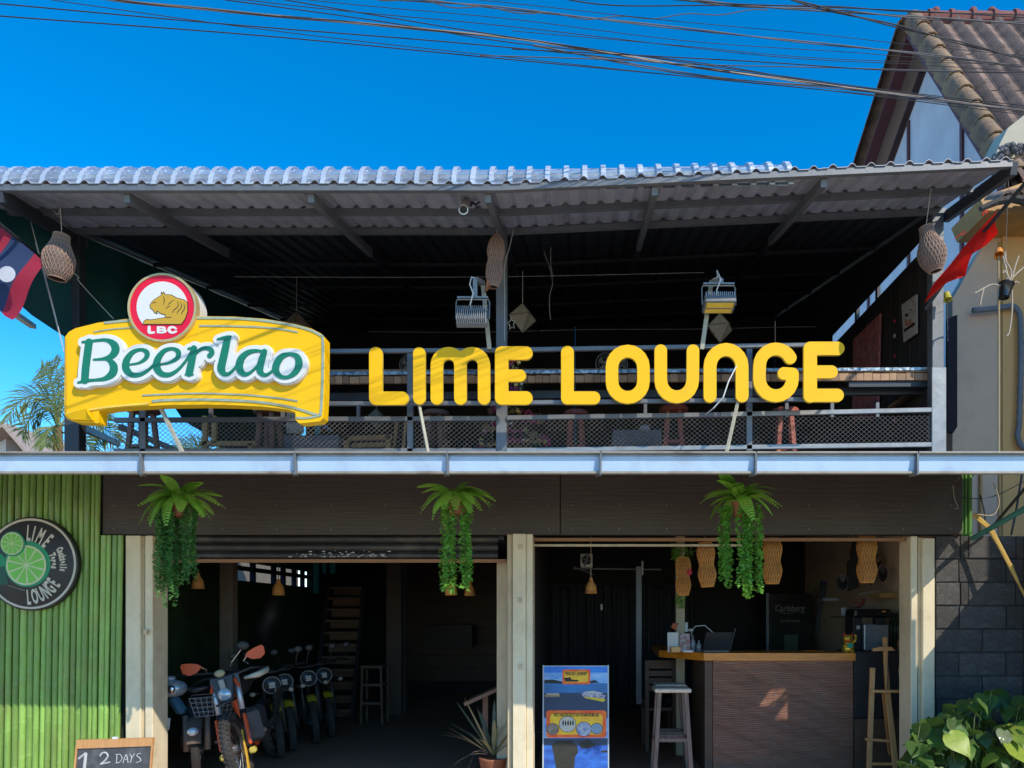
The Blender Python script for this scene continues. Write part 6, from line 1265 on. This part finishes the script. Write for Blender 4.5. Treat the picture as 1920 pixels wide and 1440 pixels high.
# right wall decor
def rw(y,pyz): return None
def wallpt(px,py):
    """point on the inner right wall plane x=xr"""
    d=(xr-.03)*F/(px-CX); return V(xr-.03,d-D,H-(py-HY)*d/F)
def wpoly(name,label,cat,pts,m,th=-.015): return MB().prism([wallpt(*p) for p in pts],(th,0,0)).solo(name,m,label,cat)
PT=M('print_paper',(.42,.4,.35),.7,c2=(.36,.33,.29)); ap=thing('framed_print','pale hanging print with blossom and small figures on the right wall','picture',wallpt(1707,642)); 
MB().prism([wallpt(1693,572),wallpt(1721,552),wallpt(1721,625),wallpt(1697,642)],(-.015,0,0)).part('sheet',PT,ap)
def dec(pts,m,name): MB().prism([wallpt(*p)+V(-.018,0,0) for p in pts],(-.002,0,0)).part(name,m,ap)
dec([(1700,590),(1706,587),(1707,592),(1701,594)],INK,'figure_print')
for k,(a,b) in enumerate(((1701,600),(1705,602),(1709,598),(1713,604))): dec([(a,b),(a+2,b-1),(a+2.5,b+10),(a+.5,b+11)],M('figure_orange',(.5,.12,.06),.7),'figure_print')
dec([(1698,618),(1719,604),(1719,609),(1699,623)],INK,'wave_print')
for k in range(14): a=1708+rr.random()*11; b=560+rr.random()*30; dec([(a,b),(a+2,b+1),(a+1,b+3)],M('blossom_red',(.35,.05,.08),.7),'blossom_print')
TX=M('red_textile',(.5,.17,.17),.85,0,c2=(.22,.07,.08),scale=40,stretch=(1,1,.35),bump=.8,contrast=(.4,.6))
wpoly('red_textile','long reddish woven textile hanging on the right wall','textile',[(1603,637),(1653,588),(1648,786),(1601,792)],TX,-.02)
def pom(label,px,pys,y):
    t=thing('pom_pom_string',label,'garland',P(px,pys[0][0],y),'pom pom strings'); MB().tube([P(px,pys[0][0]-30,y),P(px,pys[-1][0]+20,y)],.003,4).part('string',WIRE,t)
    for py,r_,m in pys: MB().ball(P(px,py,y),s1(r_,y),10,8).part('pom_pom',m,t,smooth=True)
PW=M('pom_white',(.5,.45,.42),.9,bump=.8,bscale=60); PR=M('pom_red',(.35,.02,.05),.9,bump=.8,bscale=60)
pom('pom pom string nearer the right post',1734,[(604,5.5,PW),(637,5,PR),(685,5,PR)],.35); pom('pom pom string left of the pale print',1680,[(602,5,PR),(630,5,PW),(667,5,PR),(788,6,M('pom_pink',(.5,.2,.3),.9))],.9)
MB().bar(P(1668,765,.6),P(1745,712,.3),.06,.03).solo('leaning_board',BROWNW,'brown board leaning up behind the right end of the railing','board'); MB().bar(P(1690,765,1.0),P(1748,722,.7),.05,.03).solo('leaning_board',DARK_STEEL,'darker board leaning behind the brown one','board')
MB().box(PX(537,1.8),PX(568,1.8),1.8,1.83,PZ(812,1.8),PZ(770,1.8)).solo('pale_shutter_door',M('pale_panel',(.45,.43,.38),.8),'pale upright panel behind the right foot of the yellow sign','door')
MB().bar(P(600,792,.9),P(622,808,.9),.02,.02).solo('blue_tube',M('blue_tube',(.1,.3,.6),.4),'short light blue tube leaning near the grey covered table','tube')
MB().box(PX(590,1.4),PX(600,1.4),1.4,1.43,PZ(814,1.4),PZ(785,1.4)).solo('teal_bottle',TQ,'teal strip standing behind the grey covered table','strip')
# ---------------------------------------------------------------- motorbikes
KO=M('bike_orange',(.6,.085,.02),.4,0,c2=(.65,.09,.02)); KY=M('bike_yellow',(.5,.38,.02),.45); KBK=M('bike_black',(.03,.03,.032),.45,0); KBL=M('bike_blue',(.08,.22,.32),.35,.2); ENG=M('engine_grey',(.16,.16,.16),.45,.5,dirt=.6,dirtc=(.08,.06,.05)); LENS=M('headlamp_lens',(.55,.62,.68),.12,.3,c2=(.3,.36,.42),scale=30); MUD=M('muddy_fender',(.12,.085,.065),.8,dirt=.7,dirtc=(.2,.15,.11)); FORK=M('fork_tube',(.5,.53,.58),.35,.5); FORKM=M('fork_muddy',(.35,.28,.22),.6,.2)
def wheel(t,c,r,w_,knob=False,spokes=True,name='front_wheel',rimm=None):
    c=V(*c); mb=MB(); N=36
    def ring(rad,tr,n=10,sx=1.0):
        vs=[];fs=[]
        for i in range(N):
            a=2*math.pi*i/N
            for k in range(n):
                b=2*math.pi*k/n; q=rad+tr*math.cos(b); vs.append(c+V(sx*tr*math.sin(b),q*math.cos(a),q*math.sin(a)))
        for i in range(N):
            for k in range(n): fs.append((i*n+k,i*n+(k+1)%n,((i+1)%N)*n+(k+1)%n,((i+1)%N)*n+k))
        return vs,fs
    tyre=MB().add(*ring(r-w_*.5,w_*.5)).part(name,RUBBER,t,smooth=True)
    kb=MB(); nk=44 if knob else 56
    for k in range(nk):
        a=2*math.pi*k/nk
        for j,(sx) in enumerate((-.62,0,.62) if knob else (-.5,.5)):
            aa=a+(.07 if j==1 else 0); Rm=Euler((aa,0,0)).to_matrix(); kb.obox(c+Rm@V(sx*w_*.55,r-(.004 if abs(sx)<.1 else .012)*(1 if knob else .6),0),(w_*.24,.022 if knob else .006,.022),Rm)
    kb.part('tread',RUBBER,tyre,kind='stuff')
    rim=MB().add(*ring(r-w_*1.05,.012,6,1.8)).part('rim',rimm or ENG,tyre,smooth=True)
    if spokes:
        sp_=MB()
        for k in range(24):
            a=2*math.pi*k/24; s_=(-1)**k; sp_.tube([c+V(.03*s_,.03*math.cos(a+.4),.03*math.sin(a+.4)),c+V(0,(r-w_*1.05)*math.cos(a),(r-w_*1.05)*math.sin(a))],.0022,3,cap=False)
        sp_.part('spokes',CHROME,tyre,kind='stuff')
    MB().lathe([(.03,-.055),(.045,-.03),(.045,.03),(.03,.055)],c,14,Matrix.Rotation(R(90),3,'Y')).part('hub',ENG,tyre)
    return tyre
def fender(t,c,r,w_,a0,a1,m,name='front_fender',n=12):
    c=V(*c); vs=[]
    for i in range(n+1):
        a=R(a0+(a1-a0)*i/n)
        for k in range(5): b=R(-60+30*k); rr_=r+.03*math.cos(b)-.015; vs.append(c+V(w_*math.sin(b),-rr_*math.cos(a),rr_*math.sin(a)))
    mb=MB().add(vs,[(i*5+k,i*5+k+1,(i+1)*5+k+1,(i+1)*5+k) for i in range(n) for k in range(4)]); return mb.part(name,m,t,smooth=True)
def small_bike(label):
    t=thing('small_motorbike',label,'motorbike',(0,0,0),'row of small motorbikes in the garage'); r=.27
    wheel(t,(0,-.6,r),r,.085); wheel(t,(0,.6,r),r,.085,name='rear_wheel',spokes=False)
    fender(t,(0,-.6,r),r+.05,.06,55,115,KY); fender(t,(0,.6,r),r+.05,.06,60,170,KBK,'rear_fender')
    for s_ in (-1,1):
        MB().tube([(s_*.085,-.6,r),(s_*.085,-.5,.62),(s_*.085,-.43,.88)],[.022,.02,.02],10).part('fork_leg',KBK,t,smooth=True)
        MB().tube([(s_*.13,-.5,.72),(s_*.19,-.5,.72)],.012,6).part('indicator_stalk',KBK,t); MB().ball((s_*.2,-.51,.72),(.032,.03,.026),10,8).part('indicator',M('indicator_lens',(.5,.45,.36),.25),t,smooth=True)
        MB().tube([(s_*.3,-.33,.98),(s_*.31,-.36,1.06),(s_*.33,-.37,1.12)],.007,6).part('mirror_stem',KBK,t); MB().ball((s_*.34,-.36,1.15),(.05,.012,.04),12,8).part('mirror',KBK,t,smooth=True)
    MB().tube([(-.36,-.25,.94),(-.22,-.34,.98),(-.08,-.4,.93),(.08,-.4,.93),(.22,-.34,.98),(.36,-.25,.94)],.014,8).part('handlebar',KBK,t,smooth=True)
    hl=MB().lathe([(.09,-.08),(.098,.02),(.09,.035),(.084,.03)],(0,-.53,.8),24,Matrix.Rotation(R(90),3,'X'),cap=False).part('headlight',KBK,t,smooth=True)
    MB().tube([(.092*math.cos(a*.2618),-.563,.8+.092*math.sin(a*.2618)) for a in range(24)],.006,5,closed=True).part('light_ring',M('ring_silver',(.5,.5,.48),.3,.4),hl); MB().lathe([(.085,0),(.05,.015),(.001,.02)],(0,-.55,.8),20,Matrix.Rotation(R(90),3,'X'),cap=False).part('lens',M('dark_lens',(.04,.045,.05),.15),hl,smooth=True)
    for j in (-1,0,1): MB().box(-.03,.03,-.578,-.57,.8+j*.022-.007,.8+j*.022+.007).part('lamp_insert',M('led_white',(.5,.5,.47),.3),hl)
    MB().ball((0,-.08,.74),(.13,.26,.12),14,10).part('tank',KBK,t,smooth=True); MB().obox((0,.38,.76),(.22,.6,.08),Matrix.Identity(3),0,.03).part('seat',BLACK,t); MB().obox((0,0,.38),(.24,.36,.26),Matrix.Identity(3),0,.04).part('engine',ENG,t)
    MB().tube([(0,-.42,.82),(0,-.25,.5),(0,0,.24),(0,.3,.3),(0,.6,r)],.025,8).part('frame_tube',KBK,t); MB().tube([(.12,-.1,.3),(.17,.2,.28),(.19,.7,.36)],[.02,.03,.04],8).part('exhaust',CHROME,t); MB().obox((.1,-.25,.42),(.05,.05,.26),Euler((.3,0,.2)).to_matrix(),0,.01).part('side_guard',KY,t)
    return t
b0=small_bike('first small black motorbike of the garage row, nearest the tall enduro bike')
def place(o,px,py_ground,yaw,lean=0):
    d=H*F/(py_ground-HY); y=d-D; o.location=(PX(px,y),y,.012); o.rotation_euler=(0,lean,yaw)
spots=[(525,1422,.5,-.1,None),(548,1410,.5,-.1,'second small black motorbike, half hidden close behind the first'),(592,1396,.45,-.1,'third small black motorbike standing apart in the middle of the row'),(621,1384,.45,-.1,'fourth small motorbike, dimmest and farthest back beside the stairs')]
cps=[b0]+[copy_tree(b0) for _ in spots[1:]]
for o,(px,pg,yaw,lean,lab) in zip(cps,spots):
    place(o,px,pg,yaw,lean)
    if lab: o['label']=lab
    # shift so the front wheel stands at the pixel
    fw=Euler((0,lean,yaw)).to_matrix()@V(0,-.6,0); o.location.x-=fw.x; o.location.y-=fw.y
# enduro
def enduro():
    t=thing('enduro_bike','tall black and orange enduro motorbike with orange mirrors and knobbly tyre','motorbike',(0,0,0)); r=.345
    wheel(t,(0,-.72,r),r,.09,True); wheel(t,(0,.7,.33),.33,.1,True,name='rear_wheel',spokes=False)
    for s_ in (-1,1):
        MB().tube([(s_*.105,-.7,r),(s_*.105,-.6,.68)],[.026,.028],10).part('lower_fork',KBK,t,smooth=True); MB().tube([(s_*.105,-.6,.68),(s_*.105,-.5,1.02)],.026,12).part('fork_tube',FORK,t,smooth=True)
        MB().obox((s_*.125,-.68,.5),(.03,.07,.3),Euler((-.25,0,s_*.1)).to_matrix(),0,.012).part('fork_guard',KO,t); MB().obox((s_*.14,-.69,.43),(.008,.05,.12),Euler((-.25,0,s_*.1)).to_matrix()).part('guard_sticker',KBL,t)
        MB().obox((s_*.13,-.71,.3),(.06,.08,.06),Matrix.Identity(3),0,.015).part('axle_clamp',M('axle_yellow',(.5,.42,.08),.5),t)
        MB().tube([(s_*.2,-.34,1.08),(s_*.17,-.36,1.12),(s_*.21,-.37,1.16)],.008,6).part('mirror_stem',CHROME,t)
        mp=[(0,0),(.03,.035),(.1,.06),(.165,.07),(.185,.05),(.18,-.02),(.13,-.055),(.06,-.045)]
        MB().prism([(s_*(.2+a),-.38,1.16+b) for a,b in (mp if s_>0 else mp[::-1])],(0,.02,0)).part('mirror',KO,t)
        MB().tube([(s_*.34,-.25,1.0),(s_*.35,-.38,.98),(s_*.29,-.46,.96),(s_*.16,-.46,.96)],[.02,.03,.03,.015],8).part('hand_guard',KBK if s_<0 else M('guard_white',(.5,.5,.4),.5),t,smooth=True)
        MB().obox((s_*.11,-.56,.94),(.025,.04,.1),Euler((-.3,s_*-.35,0)).to_matrix(),0,.01).part('mask_side',KO,t)
    MB().tube([(-.36,-.25,1.0),(-.22,-.34,1.04),(-.1,-.42,1.02),(.1,-.42,1.02),(.22,-.34,1.04),(.36,-.25,1.0)],.014,8).part('handlebar',KBK,t,smooth=True)
    MB().prism([(-.1,-.6,1.02),(.1,-.6,1.02),(.08,-.63,.88),(.055,-.64,.8),(-.055,-.64,.8),(-.08,-.63,.88)],(0,.06,0)).part('headlight_mask',KBK,t)
    MB().lathe([(.06,0),(.05,.015),(.001,.02)],(0,-.64,.86),20,Matrix.Rotation(R(90),3,'X'),cap=False).part('headlight',LENS,t,smooth=True); MB().ball((0,-.61,1.06),(.05,.02,.035),12,8).part('upper_lamp',M('lamp_olive',(.35,.33,.2),.3),t,smooth=True); MB().obox((0,-.63,.95),(.05,.02,.1),Matrix.Identity(3),0,.004).part('emblem',M('emblem_grey',(.3,.3,.28),.5),t)
    MB().prism([(-.06,-.45,.79),(.06,-.45,.79),(.06,-.78,.775),(.03,-.84,.77),(-.03,-.84,.77),(-.06,-.78,.775)],(0,0,.012)).part('front_fender',KBK,t)
    MB().tube([(.02,-.95,.05),(.02,-.9,.3)],.001,3); MB().ball((0,-.15,.92),(.13,.3,.13),14,10).part('tank',KBK,t,smooth=True); MB().obox((0,.45,.93),(.16,.7,.07),Euler((.06,0,0)).to_matrix(),0,.03).part('seat',BLACK,t); MB().obox((0,0,.48),(.26,.36,.34),Matrix.Identity(3),0,.04).part('engine',ENG,t)
    MB().tube([(0,-.45,.95),(0,-.3,.5),(0,0,.28),(0,.3,.36),(0,.7,.33)],.03,8).part('frame_tube',KO,t); MB().lathe([(.11,-.003),(.12,-.003),(.12,.003),(.11,.003)],(.07,-.72,r),24,Matrix.Rotation(R(90),3,'Y')).part('brake_disc',CHROME,t); MB().obox((-.08,-.66,.3),(.05,.08,.07),Matrix.Identity(3),0,.01).part('brake_caliper',KO,t)
    MB().bar((.07,-.8,.08),(.075,-.66,.5),.012,.04).part('brake_hose_guard',M('hose_yellow',(.7,.4,.03),.5),t); MB().tube([(.13,-.1,.4),(.18,.2,.45),(.2,.7,.75)],[.025,.035,.05],8).part('exhaust',CHROME,t)
    return t
en=enduro(); en.location=(-3.24,.97,.012); en.rotation_euler=(0,-.25,.2)
# scooter with basket
def scooter():
    t=thing('basket_scooter','muddy black scooter with wire front basket nearest the left pillar','motorbike',(0,0,0)); r=.27
    wheel(t,(0,-.6,r),r,.08); wheel(t,(0,.62,r),r,.09,name='rear_wheel',spokes=False); fender(t,(0,-.6,r),r+.045,.07,20,150,MUD)
    MB().ball((0,-.95,.5),(.05,.03,.04),12,8).part('fender_lamp',LENS,t,smooth=True)
    for s_ in (-1,1):
        MB().tube([(s_*.09,-.62,r),(s_*.095,-.52,.6)],[.028,.026],10).part('fork_leg',FORKM,t,smooth=True); MB().tube([(s_*.3,-.3,1.0),(s_*.33,-.34,1.08),(s_*.42,-.36,1.2)],.007,6).part('mirror_stem',CHROME,t)
        MB().ball((s_*.44,-.36,1.24),(.065,.015,.05),12,8).part('mirror',KBK,t,smooth=True); MB().obox((s_*.16,-.42,.7),(.1,.12,.2),Euler((-.3,s_*.5,0)).to_matrix(),0,.03).part('leg_shield',KBL if s_<0 else KBK,t); MB().ball((s_*.22,-.5,.84),(.05,.04,.025),10,6).part('indicator',M('indicator_amber',(.45,.25,.06),.3),t,smooth=True)
    MB().tube([(-.33,-.22,.97),(-.15,-.32,.98),(.15,-.32,.98),(.33,-.22,.97)],.014,8).part('handlebar',KBK,t,smooth=True)
    MB().ball((-.2,-.46,.87),(.14,.09,.085),16,10).part('headlight',LENS,t,smooth=True); MB().ball((-.2,-.54,.87),(.04,.02,.04),10,8).part('lamp_bulb',CHROME,t,smooth=True); MB().ball((-.22,-.45,.97),(.06,.05,.03),12,8).part('dial_cover',LENS,t,smooth=True)
    bk=thing; x0,x1,y0,y1,z0,z1=.02,.32,-.85,-.58,.62,.8; mb=MB()
    for z,e in ((z0,.0),(z0+.045,.01),(z0+.09,.02),(z0+.135,.03),(z1,.04)): mb.tube([(x0-e,y0-e,z),(x1+e,y0-e,z),(x1+e,y1,z),(x0-e,y1,z)],.0035,5,closed=True)
    for k in range(9): x=x0+(x1-x0)*k/8; e=.04*(2*k/8-1); mb.tube([(x,y0,z0),(x+e,y0-.04,z1)],.0035,4); mb.tube([(x,y0,z0),(x,y1,z0)],.0035,4)
    mb.part('basket',M('basket_wire',(.2,.2,.2),.5,.3),t,kind='stuff')
    MB().obox((-.26,-.72,.57),(.11,.01,.11),Euler((0,.15,0)).to_matrix(),0,.003).part('number_plate',PAPERW,t)
    MB().obox((0,-.2,.5),(.28,.1,.5),Euler((-.4,0,0)).to_matrix(),0,.04).part('front_apron',KBK,t); MB().obox((0,.35,.74),(.26,.65,.1),Matrix.Identity(3),0,.04).part('seat',BLACK,t); MB().obox((0,.35,.52),(.22,.7,.3),Matrix.Identity(3),0,.06).part('rear_body',KBK,t); MB().obox((-.05,0,.3),(.28,.35,.22),Matrix.Identity(3),0,.04).part('engine',ENG,t)
    MB().tube([(.13,-.1,.25),(.17,.3,.28),(.19,.75,.34)],[.02,.035,.045],8).part('exhaust',CHROME,t); return t
sb=scooter(); sb.location=(-3.92,1.1,.012); sb.rotation_euler=(0,-.05,.4)
